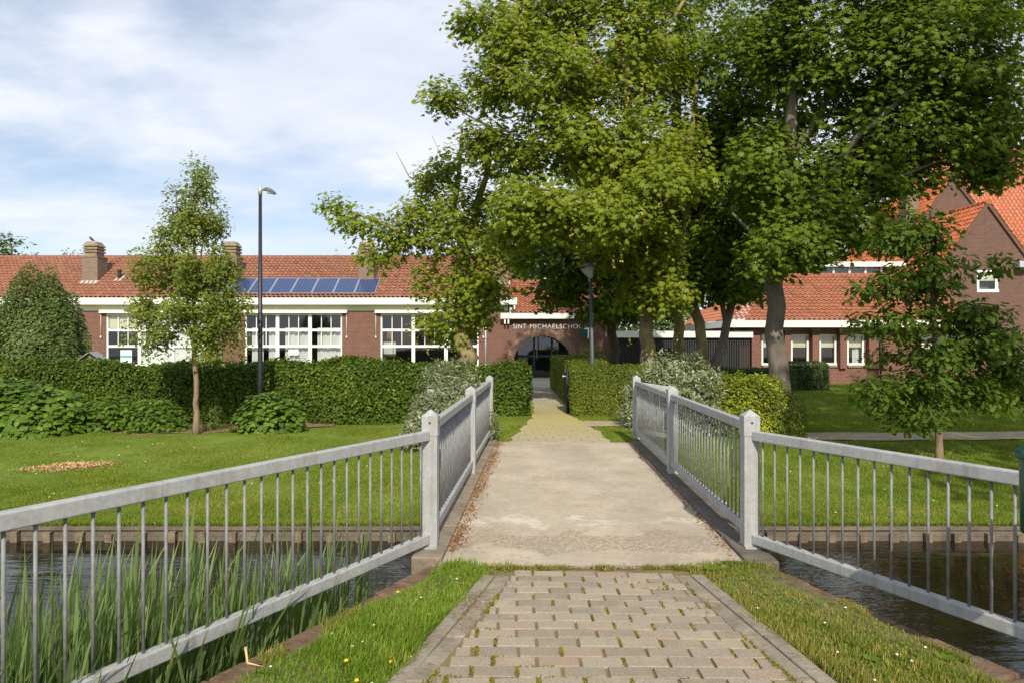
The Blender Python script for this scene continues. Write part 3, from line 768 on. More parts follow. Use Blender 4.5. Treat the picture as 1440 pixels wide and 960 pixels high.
# moss tufts in the joints
jp = np.array(jpts); jp = jp[(jp[:, 1] > 2.6)]
pr = np.clip(.30 + .55 * lump(np.stack([jp[:, 0], jp[:, 1], 0 * jp[:, 0]], 1), 2.4, 8) + .12 * (4.6 - jp[:, 1]), 0, .9)
jp = jp[RNG.random(len(jp)) < pr]
k = 75
c = np.repeat(jp, k, axis=0) + RNG.uniform(-1, 1, (len(jp) * k, 2)) * np.array([.010, .046])
row_pts = RNG.uniform([-.6, 2.7], [1.6, 4.75], (9000, 2)); row_pts[:, 1] = 4.80 - np.round((4.80 - row_pts[:, 1]) / .110) * .110 + RNG.normal(size=len(row_pts)) * .004 + (row_pts[:, 0] - .55) * -.03
rp3 = np.stack([row_pts[:, 0], row_pts[:, 1], 0 * row_pts[:, 0]], 1)
keep = (lump(rp3, 3.1, 18) > .45) & (row_pts[:, 0] > near_x(row_pts[:, 1], PATH_L) + .1) & (row_pts[:, 0] < near_x(row_pts[:, 1], PATH_R) - .1)
end = np.stack([RNG.uniform(-.2, 1.35, 5000), 4.86 + RNG.normal(size=5000) * .016], 1); end = end[lump(np.stack([end[:, 0], 0 * end[:, 0], 0 * end[:, 0]], 1), 6, 5) > .1]
sid = np.concatenate([np.stack([near_x(q, ln_) + sg_ * .20 + RNG.normal(size=2600) * .014, q], 1) for ln_, sg_ in ((PATH_L, 1), (PATH_R, -1)) for q in [RNG.uniform(2.7, 4.7, 2600)]])
sid = sid[lump(np.stack([sid[:, 0], sid[:, 1], 0 * sid[:, 0]], 1), 5, 15) > .35]
c = np.concatenate([c, row_pts[keep], end, sid])
c3 = np.stack([c[:, 0], c[:, 1], np.full(len(c), .001) + RNG.random(len(c)) * .008], 1)
tag(leaves('moss', c3, RNG.normal(size=c3.shape) + np.array([0, -.3, .6]), .009 + .009 * RNG.random(len(c3)), T_RHOMB, M['moss'], tint=np.clip(RNG.random(len(c3)), 0, 1), tipdir=RNG.normal(size=c3.shape) * .7 + np.array([0, 0, .8])), 'yellow green moss growing in the joints of the paving blocks', 'moss', kind='stuff')

# ---- far path to the entrance, and the sandy side path
def far_edges(y):
    l = np.interp(y, [11.0, 12.5, 15.0, 17, 33.9], [-.10, .10, .42, .55, .75]); r = np.interp(y, [11.0, 12.5, 14.4, 15.2, 17, 26, 33.9], [1.62, 1.62, 1.50, 1.36, 1.42, 1.85, 2.7])
    return l, r
V = []; Fc = []; yy = np.linspace(11.14, 33.98, 120)
for y in yy:
    l, r = far_edges(y)
    for k in range(9):
        x = l + (r - l) * k / 8 + (.03 * math.sin(y * 5.1) + .02 * math.sin(y * 11) if k in (0, 8) else 0); V.append((x, y, float(ground_h(x, y)) + (.016 if y > 11.3 else .0)))
for j in range(len(yy) - 1):
    for k in range(8):
        b = j * 9 + k; Fc.append((b, b + 1, b + 10, b + 9))
structure(link('path', np_mesh('path', np.array(V), np.array(Fc), [M['far_path']], smooth=True)))
V = []; Fc = []; xx = np.linspace(1.5, 40, 160)
for x in xx:
    yc = 13.9 - .02 * x + .12 * math.sin(x * .7)
    for k in range(5):
        y = yc + (k - 2) * .24 + .04 * math.sin(x * 3.3 + k); V.append((x, y, float(ground_h(x, y)) + .020))
for j in range(len(xx) - 1):
    for k in range(4):
        b = j * 5 + k; Fc.append((b, b + 5, b + 6, b + 1))
structure(link('side_path', np_mesh('side_path', np.array(V), np.array(Fc), [M['gravel']], smooth=True)))
# bare soil under the hedge on the left
def soil_front(x): return 14.05 + .10 * np.sin(x * 1.9) + .08 * np.sin(x * 4.3) + .05 * np.sin(x * 11) + np.where(x > -6.3, (x + 6.3) * .5, 0) + np.where(x < -9.8, (-9.8 - x) * .6, 0)
sheet('soil_bed', np.linspace(-12, -4, 120), np.linspace(13.85, 15.7, 22), ground_h, M['soil'], .018, lambda x, y: y > soil_front(x), rough=.018, seed=4)
# heap of dry clippings on the left lawn
rng = np.random.default_rng(5); n = 3600
u = rng.normal(size=(n, 2)) * np.array([.24, .11]); hx, hy = W(96, 660, 10.9)[:2]
p = np.stack([hx + u[:, 0] + .3 * u[:, 1], hy + u[:, 1] + .22 * u[:, 0], 0 * u[:, 0]], 1); p[:, 2] = ground_h(p[:, 0], p[:, 1]) + .018 + .035 * np.exp(-(u[:, 0] / .27) ** 2 - (u[:, 1] / .16) ** 2) * rng.random(n)
o = leaves('dry_clippings', p, rng.normal(size=(n, 3)) * .35 + np.array([0, -.2, 1]), .035 + .05 * rng.random(n), T_LANCE, mat_leaf('dry_stalk', [(0, (.30, .18, .08)), (.6, (.50, .34, .17)), (1, (.62, .46, .26))], .15, .8, .1), tint=rng.random(n), rng=rng)
tag(o, 'small heap of straw coloured dry clippings lying on the left lawn', 'clippings', kind='stuff')

# ---- timber revetment along the far bank
rv = thing('timber_revetment', 'low weathered timber revetment holding the far canal bank', 'revetment', (0, 7.68, -.9))
mb = MB(); x = -14.0
while x < 14:
    L = random.uniform(2.2, 3.2)
    for (z0, z1) in ((-.545, -.475), (-.615, -.548), (-.95, -.62)):
        dy = random.uniform(-.006, .006)
        mb.box(x + .004, x + L - .004, 7.68 + dy, 7.715 + dy, z0, z1)
    x += L
mb.build('board', M['board'], rv)
mb = MB(); mb.box(-14, 14, 7.655, 7.745, -.473, -.448); mb.build('capping', M['board'], rv)
first = None
for i in range(72):
    x = -12.6 + i * .352 + random.uniform(-.03, .03)
    if -.35 < x < 1.6 and False: continue
    if abs(x) > 7.0: continue
    if first is None:
        mb = MB(); mb.box(-.038, .038, 7.615, 7.676, -1.4, -.500); mb.box(-.040, .040, 7.612, 7.677, -.506, -.499)
        v0 = mb.build('post', M['board_post'], rv, (0, 7.65, -1.0)); first = v0
        v0.location.x = x
    else: dup(first, rv, (x, 7.65, -1.0 + random.uniform(-.02, .02)))

# ---- railings
def railing(name, label, pA, pB, z_top, z_bot, posts, group, rail_h=.075, rail_w=.062, spacing=.117, droop=0.0, first_gap=None, ends=(0, 0)):
    """straight run of railing: two rails, bars between them, square posts with pyramid caps"""
    A = Vector((pA[0], pA[1], 0)); B = Vector((pB[0], pB[1], 0)); L = (B - A).length; d = (B - A) / L; sd = Vector((d.y, -d.x, 0))
    T = thing(name, label, 'railing', ((A + B) / 2).to_tuple(), group)
    def at(s_, z): q = A + d * s_; return Vector((q.x, q.y, z - droop * s_ / L))
    for nm, z in (('top_rail', z_top), ('bottom_rail', z_bot)):
        mb = MB(); mb.beam(at(ends[0], z), at(L - ends[1], z), rail_w, rail_h)
        bevel(mb.build(nm, M['galv'], T), .009, 3)
    zb0, zt0 = z_bot + rail_h / 2 - .004, z_top - rail_h / 2 + .004
    s_ = ends[0] + .085; first = None
    while s_ < L - ends[1] - .03:
        if all(abs(s_ - ps) > .085 for ps, _, _ in posts):
            q = at(s_, zb0)
            if first is None:
                mb = MB(); mb.tube([(0, 0, 0), (0, 0, zt0 - zb0)], .0082, 8); first = mb.build('baluster', M['galv_bar'], T, (0, 0, 0)); first.location = q - ORG[T.name]
            else: dup(first, T, q)
        s_ += spacing
    for ps, zt, zb in posts:
        q = at(ps, 0); pw = .115
        mb = MB()
        def corner(a, b_, z): return (q.x + d.x * a + sd.x * b_, q.y + d.y * a + sd.y * b_, z - droop * ps / L)
        h = pw / 2
        mb.hexa([corner(-h, -h, zb), corner(h, -h, zb), corner(h, h, zb), corner(-h, h, zb), corner(-h, -h, zt - .055), corner(h, -h, zt - .055), corner(h, h, zt - .055), corner(-h, h, zt - .055)])
        o = mb.build('post', M['galv'], T); bevel(o, .006, 2)
        mb = MB(); h2 = h + .004; zc_ = zt - .20
        b0 = [corner(-h2, -h2, zc_), corner(h2, -h2, zc_), corner(h2, h2, zc_), corner(-h2, h2, zc_)]; b1 = [corner(-h2, -h2, zt - .050), corner(h2, -h2, zt - .050), corner(h2, h2, zt - .050), corner(-h2, h2, zt - .050)]
        for k in range(4): mb.face([b0[k], b0[(k + 1) % 4], b1[(k + 1) % 4], b1[k]])
        apex = corner(0, 0, zt)
        for k in range(4): mb.face([b1[k], b1[(k + 1) % 4], apex])
        pc = mb.build('cap', M['galv'], T)
        fx = -sd if sd.y > 0 else sd
        for nx_ in (d * (-1 if d.y > 0 else 1), fx):
            o_ = Vector(corner(0, 0, zt - .10)) + nx_ * (h2 - .002); mb = MB(); mb.tube([o_, o_ + nx_ * .007], .008, 8); mb.build('bolt', M['lamp_dark'], T)
        if zb > -.1:
            mb = MB(); h3 = h + .035
            mb.hexa([corner(-h3, -h, zb - .0), corner(h3, -h, zb - .0), corner(h3, h, zb), corner(-h3, h, zb), corner(-h3, -h, zb + .012), corner(h3, -h, zb + .012), corner(h3, h, zb + .012), corner(-h3, h, zb + .012)])
            mb.build('base_plate', M['galv'], T)
    return T
# the rails sit on the bridge's own line, bridge posts belong to the two long runs
pLn, pLf = (-.63, 5.30), (-.375, 11.42); pRn, pRf = (1.845, 5.30), (2.08, 11.42)
for (a, b, lab) in ((pLn, pLf, 'long grey steel railing along the left kerb of the footbridge deck'), (pRn, pRf, 'long grey steel railing along the right kerb of the footbridge deck')):
    railing('bridge_railing', lab, a, b, .970, .162, [(0, 1.105, .045), (3.06, 1.105, .045), (6.12, 1.105, .045)], 'railing runs of the footbridge', ends=(.055, .055))
def ext(a, b, L):
    a = Vector(a); b = Vector(b); return tuple(a + (b - a).normalized() * L)
lw = ext(pLn, (-2.02, 2.69), 5.2); rw = ext(pRn, (2.65, 3.57), 4.4)
railing('wing_railing', 'splayed grey steel railing in the left foreground in front of the reeds', pLn, lw, .905, .112, [(5.05, 1.08, -.25)], 'railing runs of the footbridge', ends=(.05, 0))
railing('wing_railing', 'splayed grey steel railing in the right foreground ending behind a green bin', pRn, rw, .905, .112, [(4.3, 1.08, -.25)], 'railing runs of the footbridge', ends=(.05, 0))
railing('wing_railing', 'short sunken grey railing half hidden in the variegated shrub left of the path', pLf, (-1.36, 10.95), .955, .17, [(1.0, 1.00, -.55)], 'railing runs of the footbridge', droop=.10, ends=(.06, .0))
railing('wing_railing', 'short sunken grey railing in front of the silver shrub right of the path', pRf, (2.70, 11.30), .955, .17, [(.55, 1.02, -.45)], 'railing runs of the footbridge', droop=.09, ends=(.06, .0))

# ---- green litter bin at the right edge
gb = thing('litter_bin', 'dark green round litter bin with domed lid beside the right railing', 'litter bin', (2.462, 3.0, -.02))
mb = MB(); mb.lathe((2.462, 3.0, .75), [(.16, 0), (.185, .01), (.19, .34), (.19, .355)], 28); mb.build('bin_body', M['bin'], gb)
mb = MB(); mb.lathe((2.462, 3.0, 1.09), [(.19, 0), (.205, .004), (.207, .03), (.195, .045), (.14, .085), (.06, .105), (.0, .11)], 28); mb.build('lid', M['bin'], gb)
mb = MB(); mb.tube([(2.69, 3.06, -.05), (2.69, 3.06, 1.05)], .028, 10); mb.box(2.65, 2.73, 3.03, 3.09, .85, .95); mb.build('post', M['bin'], gb)
# ------------------------------------------------------------------ buildings
def wall_panel(mb, x0, x1, z0, z1, y, th, openings=(), axis='x', sgn=1):
    """flat wall facing -Y (axis x) from x0..x1; or facing -X/+X (axis y) where 'y' is the x position; openings (a0,a1,z0,z1)"""
    xs = sorted(set([x0, x1] + [min(max(o[i], x0), x1) for o in openings for i in (0, 1)]))
    zs = sorted(set([z0, z1] + [min(max(o[i], z0), z1) for o in openings for i in (2, 3)]))
    def solid(i, j):
        if i < 0 or j < 0 or i >= len(xs) - 1 or j >= len(zs) - 1: return False
        cx_, cz = (xs[i] + xs[i + 1]) / 2, (zs[j] + zs[j + 1]) / 2
        return not any(o[0] < cx_ < o[1] and o[2] < cz < o[3] for o in openings)
    def pt(a, d, z): return (a, y + d, z) if axis == 'x' else (y + d * sgn, a, z)
    for i in range(len(xs) - 1):
        for j in range(len(zs) - 1):
            if not solid(i, j): continue
            a, b, c, d = xs[i], xs[i + 1], zs[j], zs[j + 1]
            mb.face([pt(a, 0, c), pt(b, 0, c), pt(b, 0, d), pt(a, 0, d)]); mb.face([pt(b, th, c), pt(a, th, c), pt(a, th, d), pt(b, th, d)])
            if not solid(i - 1, j): mb.face([pt(a, 0, c), pt(a, 0, d), pt(a, th, d), pt(a, th, c)])
            if not solid(i + 1, j): mb.face([pt(b, 0, c), pt(b, th, c), pt(b, th, d), pt(b, 0, d)])
            if not solid(i, j - 1): mb.face([pt(a, 0, c), pt(a, th, c), pt(b, th, c), pt(b, 0, c)])
            if not solid(i, j + 1): mb.face([pt(a, 0, d), pt(b, 0, d), pt(b, th, d), pt(a, th, d)])

def tiled(name, mat, parent, o, u, v, LU, LV, tw=.225, th=.30, clip=None, amp=.036, seed=0):
    """pantile slope: o lower corner, u along the eave, v up the slope (unit vectors), clip(a,b)->bool on metres along u,v"""
    rng = np.random.default_rng(seed)
    o = np.array(o, float); u = np.array(u, float); v = np.array(v, float); nrm = np.cross(u, v); nrm /= np.linalg.norm(nrm)
    if nrm[2] < 0: nrm = -nrm
    nU = int(round(LU / tw)); tw = LU / nU; nV = int(round(LV / th)); th = LV / nV
    ph = np.array([0, .12, .25, .38, .5, .62, .75, .88]); k = len(ph)
    prof = np.array([.55, .95, 1.0, .62, .22, .02, .0, .2]) * amp * 2
    a = (np.arange(nU)[:, None] + ph[None]).ravel() * tw; a = np.append(a, LU); hh = np.append(np.tile(prof, nU), prof[0])
    V = []; Fc = []; tint = []; base = 0
    A = len(a)
    for r in range(nV):
        jit = np.repeat(rng.normal(size=nU) * .004, k); jit = np.append(jit, 0)
        jl = np.repeat(rng.normal(size=nU) * .006, k); jl = np.append(jl, 0)
        rows = []
        for (bv, lift) in ((r * th - .035, -.012), (r * th - .035, .045), ((r + 1) * th, .0)):
            b = np.full(A, bv) + (jl if lift != 0 else jl)
            rows.append(o + a[:, None] * u + b[:, None] * v + (hh + lift + jit * (lift > 0))[:, None] * nrm)
        V += rows
        tt = rng.random(nU)
        for q in (1,):      # the lower edge of every tile stays open: a dark gap as on a real pantile roof
            i = np.arange(A - 1)
            f = np.stack([base + q * A + i, base + q * A + i + 1, base + (q + 1) * A + i + 1, base + (q + 1) * A + i], 1)
            tn = np.repeat(tt, k)
            if clip is not None:
                m = np.array([clip(x, (r + .5) * th) for x in (a[:-1] + a[1:]) / 2]); f = f[m]; tn = tn[m]
            Fc.append(f); tint.append(tn)
        base += 3 * A
    V = np.concatenate(V); org = o
    return link(name, np_mesh(name, V - org, np.concatenate(Fc), [mat], np.concatenate(tint), smooth=False), parent, org)

def ridge_tiles(mb, a, b, r=.12, step=.36):
    a = Vector(a); b = Vector(b); L = (b - a).length; d = (b - a) / L; n = int(L / step)
    for i in range(n):
        p = a + d * (i * step); q = a + d * ((i + 1) * step + .03)
        mb.tube([p, q], [r, r * .93], 8)

def add_window(parent, x0, x1, z0, z1, y, cols, rows, frame=.07, bar=.03, mull=None, curtain=None, blind=None, mat='white_frame', label=None, interior=True):
    """frame (one mesh) > pane, blind, curtain; cols: list of (bay x0, bay x1, number of panes per row); rows: list of (z0,z1,split?)"""
    mb = MB(); d0, d1 = y + .05, y + .13
    mb.box(x0, x1, d0, d1, z1 - frame, z1); mb.box(x0 - .02, x1 + .02, d0 - .05, d1, z0, z0 + frame)
    mb.box(x0, x0 + frame, d0 + .001, d1, z0 + frame, z1 - frame); mb.box(x1 - frame, x1, d0 + .001, d1, z0 + frame, z1 - frame)
    for (a, b) in zip(cols[:-1], cols[1:]): mb.box(a[1], b[0], d0 + .002, d1, z0 + frame, z1 - frame)
    for (a, b) in zip(rows[:-1], rows[1:]):
        for c in cols: mb.box(c[0], c[1], d0 + .004, d1, a[1], b[0])
    for c in cols:
        for r in rows:
            if r[2]:
                for i in range(1, c[2]):
                    x = c[0] + (c[1] - c[0]) * i / c[2]; mb.box(x - bar / 2, x + bar / 2, d0 + .012, d1 - .01, r[0], r[1])
    fr = mb.build('window', M[mat], parent)
    if label: fr['label'] = label
    mb = MB(); mb.face([(x0 + frame * .5, y + .105, z0 + frame * .5), (x1 - frame * .5, y + .105, z0 + frame * .5), (x1 - frame * .5, y + .105, z1 - frame * .5), (x0 + frame * .5, y + .105, z1 - frame * .5)])
    mb.build('pane', M['glass'], fr)
    if blind:
        for (a, b, zt, zb) in blind:
            mb = MB(); mb.box(a, b, y + .16, y + .168, zb, zt); mb.box(a, b, y + .155, y + .175, zb - .02, zb); mb.build('blind', M['blind'], fr)
    if curtain:
        for (a, b, zt, zb) in curtain:
            n = max(6, int((b - a) / .05)); V = []; Fc = []
            for i in range(n + 1):
                x = a + (b - a) * i / n; yy_ = y + .30 + .035 * math.sin(i * 1.35) + .02 * math.sin(i * .53 + a)
                V += [(x, yy_, zb), (x, yy_, zt)]
            for i in range(n): Fc.append((2 * i, 2 * i + 2, 2 * i + 3, 2 * i + 1))
            og = ((a + b) / 2, y + .3, zb)
            link('curtain', np_mesh('curtain', np.array(V) - np.array(og), np.array(Fc), [M['curtain']], smooth=True), fr, og)
    return fr

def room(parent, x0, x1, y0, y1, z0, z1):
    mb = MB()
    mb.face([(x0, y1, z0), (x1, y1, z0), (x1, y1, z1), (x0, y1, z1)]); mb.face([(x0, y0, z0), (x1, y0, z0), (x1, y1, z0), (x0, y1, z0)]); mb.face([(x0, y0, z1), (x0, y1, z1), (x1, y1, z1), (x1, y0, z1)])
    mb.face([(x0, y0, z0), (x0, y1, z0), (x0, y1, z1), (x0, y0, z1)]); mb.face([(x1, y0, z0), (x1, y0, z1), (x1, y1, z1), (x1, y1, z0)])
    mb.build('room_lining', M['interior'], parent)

def gutter(mb, x0, x1, y, z0, z1, d=.14):
    """white box gutter with a lip"""
    mb.box(x0, x1, y, y + .03, z0, z1); mb.box(x0, x1, y + .03, y + d, z0, z0 + .03); mb.box(x0 - .001, x1 + .001, y - .012, y + .02, z1 - .025, z1 + .006)

YF = 34.0
# ================= left school wing
LX0, LX1 = -37.0, PX(716, YF)
lwg = thing('school_wing', 'long red brick school wing with tiled roof, chimneys and tall white windows on the left', 'school building', (-12, 37, -.2), None)
f_ = YF / F
wins = []
for (a, b) in ((149, 288), (344, 481), (535, 673)):
    wins.append((PX(a, YF), PX(b, YF), .56, PZ(440.5, YF)))
mb = MB(); wall_panel(mb, LX0, LX1, -.4, 3.62, YF, .3, wins)
mb.face([(LX1, YF, -.4), (LX1, 41, -.4), (LX1, 41, 3.62), (LX1, YF, 3.62)]); mb.face([(LX0, 41, -.4), (LX0, YF, -.4), (LX0, YF, 3.62), (LX0, 41, 3.62)]); mb.face([(LX0, 41, -.4), (LX0, 41, 3.62), (LX1, 41, 3.62), (LX1, 41, -.4)])
EY, EZ, RY, RZ = 33.66, 3.93, 37.5, 6.42
mb.face([(LX1, YF, 3.62), (LX1, 41, 3.62), (LX1, RY, RZ - .12)])          # gable end
mb.build('wall', M['brick'], lwg)
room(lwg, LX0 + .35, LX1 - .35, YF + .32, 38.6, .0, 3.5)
SL = Vector((0, RY - EY, RZ - EZ)); LV = SL.length; vv = SL.normalized()
tiled('roof', M['tile'], lwg, (LX0 - .2, EY, EZ), (1, 0, 0), vv, LX1 + .10 - LX0 + .2, LV, seed=1)
mb = MB(); mb.face([(LX0, RY, RZ), (LX1 + .1, RY, RZ), (LX1 + .1, 41.6, EZ), (LX0, 41.6, EZ)]); mb.build('roof_back', M['tile'], lwg)
mb = MB(); ridge_tiles(mb, (LX0 - .2, RY, RZ - .02), (LX1 + .12, RY, RZ - .02)); mb.build('ridge', M['tile'], lwg)
mb = MB(); gutter(mb, LX0, PX(727, 33.56), 33.56, 3.58, 3.91); mb.box(LX0, LX1 + .02, 33.71, YF - .003, 3.60, 3.632); mb.build('gutter', M['white'], lwg)
mb = MB(); mb.box(LX0, LX1 - .05, YF - .05, YF - .004, 3.29, 3.599); mb.build('fascia_board', M['cream'], lwg)
mb = MB()
for k in (0, .16): mb.box(PX(718, 33.6) + k, PX(718, 33.6) + k + .07, 33.62, 33.99, 3.34, 3.578)
mb.build('gutter_bracket', M['white'], lwg)
# the three tall windows: three bays, a row of small panes, a second row, large panes below
rz = [(.64, 1.48, False), (1.60, 2.28, True), (2.40, 3.10, True)]
for wi, (a, b, z0, z1) in enumerate(wins):
    w = b - a; g = .08
    bw = (w - 2 * g - 2 * .17) / 3
    cols = [(a + g + i * (bw + .17), a + g + i * (bw + .17) + bw, 3) for i in range(3)]
    cu = []; bl = []
    if wi == 1:
        for c in cols: cu.append((c[0] + .22, c[1] + .05, 2.46, .66))
        cu[0] = (cols[0][0] + .18, cols[0][0] + .75, 2.46, .66); cu.append((cols[0][0] + 1.02, cols[0][1] + .05, 2.46, .66))
    if wi == 0:
        for c in cols[1:]: bl.append((c[0] - .05, c[1] + .05, 3.12, .62))
        bl.append((cols[0][0], cols[0][1], 3.12, 2.45))
    fr = add_window(lwg, a, b, z0, z1, YF, cols, rz, .08, .035, curtain=cu, blind=bl)
    if wi == 0:
        for o in [c for c in bpy.data.objects if c.parent == fr and c.name.startswith('blind')][:2]: o.data.materials[0] = M['white_frame']
        mb = MB(); mb.box(PX(168, YF), PX(184, YF), YF + .085, YF + .095, PZ(510, YF), PZ(492, YF)); q = mb.build('poster', M['paper'], fr)
        mb = MB(); mb.box(PX(168.4, YF), PX(183.6, YF), YF + .079, YF + .084, PZ(503, YF), PZ(499, YF)); mb.build('printed_band', M['teal'], fr)
    if wi == 1:
        for (p0, p1, q0, q1) in ((405, 412, 491, 499), (412.5, 419, 491, 499)):
            mb = MB(); mb.box(PX(p0, YF), PX(p1, YF), YF + .085, YF + .095, PZ(q1, YF), PZ(q0, YF)); mb.build('notice', M['paper'], fr)
    if wi == 2:
        mb = MB(); ex, ey = PX(547, 34.7), 34.75
        for dx in (-.25, .25): mb.beam((ex + dx * 1.3, ey, .3), (ex + dx * .2, ey, 2.3), .05, .05)
        mb.beam((ex, ey + .3, .3), (ex, ey, 2.3), .05, .05); mb.box(ex - .5, ex + .5, ey - .05, ey, .98, 1.04); mb.build('easel', M['timber_easel'], fr)
        mb = MB(); mb.box(ex - .3, ex + .34, ey - .05, ey - .02, 1.05, 1.75); mb.build('canvas', M['curtain'], fr)
    # awning cassette over the window and its two pull cords
    mb = MB(); mb.box(a - .25, b + .28, YF - .16, YF - .051, z1 + .045, z1 + .15); mb.box(a - .25, b + .28, YF - .20, YF - .15, z1 + .0, z1 + .055); mb.build('awning_cassette', M['white'], lwg)
    for xx_ in (a - .22, b + .24):
        mb = MB(); mb.tube([(xx_, YF - .06, z1 - 1.15), (xx_, YF - .06, z1 + .05)], .012, 5); mb.box(xx_ - .03, xx_ + .03, YF - .09, YF - .03, z1 - 1.22, z1 - 1.13); mb.build('pull_rod', M['white'], lwg)
for px in (683, 312):
    mb = MB(); x = PX(px, YF); mb.tube([(x, YF - .08, -.2), (x, YF - .08, 3.35)], .05, 10)
    for z in (.6, 1.9, 3.1): mb.tube([(x, YF - .08, z), (x, YF - .08, z + .06)], .062, 10)
    mb.build('downpipe', M['zinc'], lwg)
# chimneys
def roof_z(y): return EZ + (y - EY) * (RZ - EZ) / (RY - EY)
for (px, w) in ((126, .80), (322, .78), (515, .78), (704, .8)):
    yb = 34.95; x = (px - 720) * yb / F; h = w / 2; dp = .86
    mb = MB(); mb.box(x - h, x + h, yb, yb + dp, roof_z(yb) - .2, 6.10); ch = mb.build('chimney', M['brick_chimney'], lwg)
    mb = MB(); xr = x - .02; yc = yb + dp / 2; yr = .36; hw = .34
    mb.box(x - h - .03, x + h + .03, yb - .03, yb + dp + .03, 6.09, 6.15)
    z = 6.15; mb.box(xr - hw * .92, xr + hw * .92, yc - yr * .92, yc + yr * .92, z, z + .20); z += .20
    for k in range(2):
        mb.box(xr - hw - .03, xr + hw + .03, yc - yr - .03, yc + yr + .03, z, z + .09); z += .09
        mb.box(xr - hw + .03, xr + hw - .03, yc - yr + .03, yc + yr - .03, z, z + .07); z += .07
    q = [(xr - hw - .05, yc - yr - .05, z), (xr + hw + .05, yc - yr - .05, z), (xr + hw + .05, yc + yr + .05, z), (xr - hw - .05, yc + yr + .05, z)]
    s_ = .62; q2 = [(xr + (a - xr) * s_, yc + (b - yc) * s_, z + .24) for a, b, _ in q]; mb.hexa(q + q2)
    mb.build('chimney_cap', M['cap'], ch)
    mb = MB(); y0 = yb - .14
    mb.hexa([(x - h - .1, y0, roof_z(y0) + .03), (x + h + .1, y0, roof_z(y0) + .03), (x + h + .1, yb, roof_z(yb) + .03), (x - h - .1, yb, roof_z(yb) + .03), (x - h - .1, y0, roof_z(y0) + .07), (x + h + .1, y0, roof_z(y0) + .07), (x + h + .1, yb, roof_z(yb) + .12), (x - h - .1, yb, roof_z(yb) + .12)])
    mb.build('flashing', M['lead'], ch)
mb = MB(); vx = (168 - 720) * 35.3 / F; mb.lathe((vx, 35.3, roof_z(35.3) - .1), [(.10, 0), (.09, .35), (.075, .45), (.11, .5), (.11, .58), (.0, .6)], 10); vp = mb.build('vent_pipe', M['black'], lwg)
mb = MB(); y0, y1 = 35.05, 35.5; mb.hexa([(vx - .2, y0, roof_z(y0) + .05), (vx + .2, y0, roof_z(y0) + .05), (vx + .2, y1, roof_z(y1) + .05), (vx - .2, y1, roof_z(y1) + .05)] + [(vx - .2, y0, roof_z(y0) + .075), (vx + .2, y0, roof_z(y0) + .075), (vx + .2, y1, roof_z(y1) + .075), (vx - .2, y1, roof_z(y1) + .075)]); mb.build('vent_flashing', M['lead'], vp)
# bird on the first chimney
bx, by, bz = (129 - 720) * 35.35 / F, 35.35, 6.91
brd = thing('bird', 'small black bird perched on top of the leftmost chimney', 'bird', (bx, by, bz))
mb = MB()
mb.tube([(bx + .17, by, bz + .06), (bx + .06, by, bz + .11), (bx - .02, by, bz + .17), (bx - .07, by, bz + .235), (bx - .10, by, bz + .25), (bx - .15, by, bz + .24)], [.012, .045, .065, .045, .035, .004], 8); mb.build('body', M['bird'], brd)
for dy in (-.02, .02):
    mb = MB(); mb.tube([(bx - .005, by + dy, bz - .005), (bx, by + dy, bz + .13)], .007, 5); mb.build('leg', M['bird'], brd)

# solar panels on the slope
vS = vv; nS = Vector((0, -vS.z, vS.y))
ordw = ['first', 'second', 'third', 'fourth', 'fifth', 'sixth', 'seventh', 'eighth']
px1 = (528 - 720) * 33.83 / F
for k in range(8):
    x1 = px1 - k * 1.052; x0 = x1 - 1.03; yb = 33.80
    b0 = Vector((x0, yb, roof_z(yb))) + nS * .12
    P = thing('solar_panel', 'blue solar panel on the red tiled roof, ' + ('rightmost of its row beside the third chimney' if k == 0 else ordw[k] + ' from the right end of its row'), 'solar panel', b0.to_tuple(), 'row of solar panels on the tiled roof')
    c = [b0, b0 + Vector((1.03, 0, 0)), b0 + Vector((1.03, 0, 0)) + vS * 1.60, b0 + vS * 1.60]
    mb = MB()
    me_in = [b0 + Vector((.03, 0, 0)) + vS * .03, b0 + Vector((1.0, 0, 0)) + vS * .03, b0 + Vector((1.0, 0, 0)) + vS * 1.57, b0 + Vector((.03, 0, 0)) + vS * 1.57]
    # the cell sheet is made in its own flat coordinates and tilted
    s_ = MB(); s_.face([(0, 0, 0), (.97, 0, 0), (.97, 1.54, 0), (0, 1.54, 0)])
    o = s_.build('cells', M['panel'], P, (0, 0, 0)); o.location = me_in[0] + nS * .034 - ORG[P.name]; o.rotation_euler = (math.atan2(vS.z, vS.y), 0, 0)
    for i in range(4):
        a, b = c[i], c[(i + 1) % 4]; ai, bi = me_in[i], me_in[(i + 1) % 4]
        mb.hexa([a, b, bi, ai] + [q + nS * .04 for q in (a, b, bi, ai)])
    mb.build('frame', M['alu'], P)

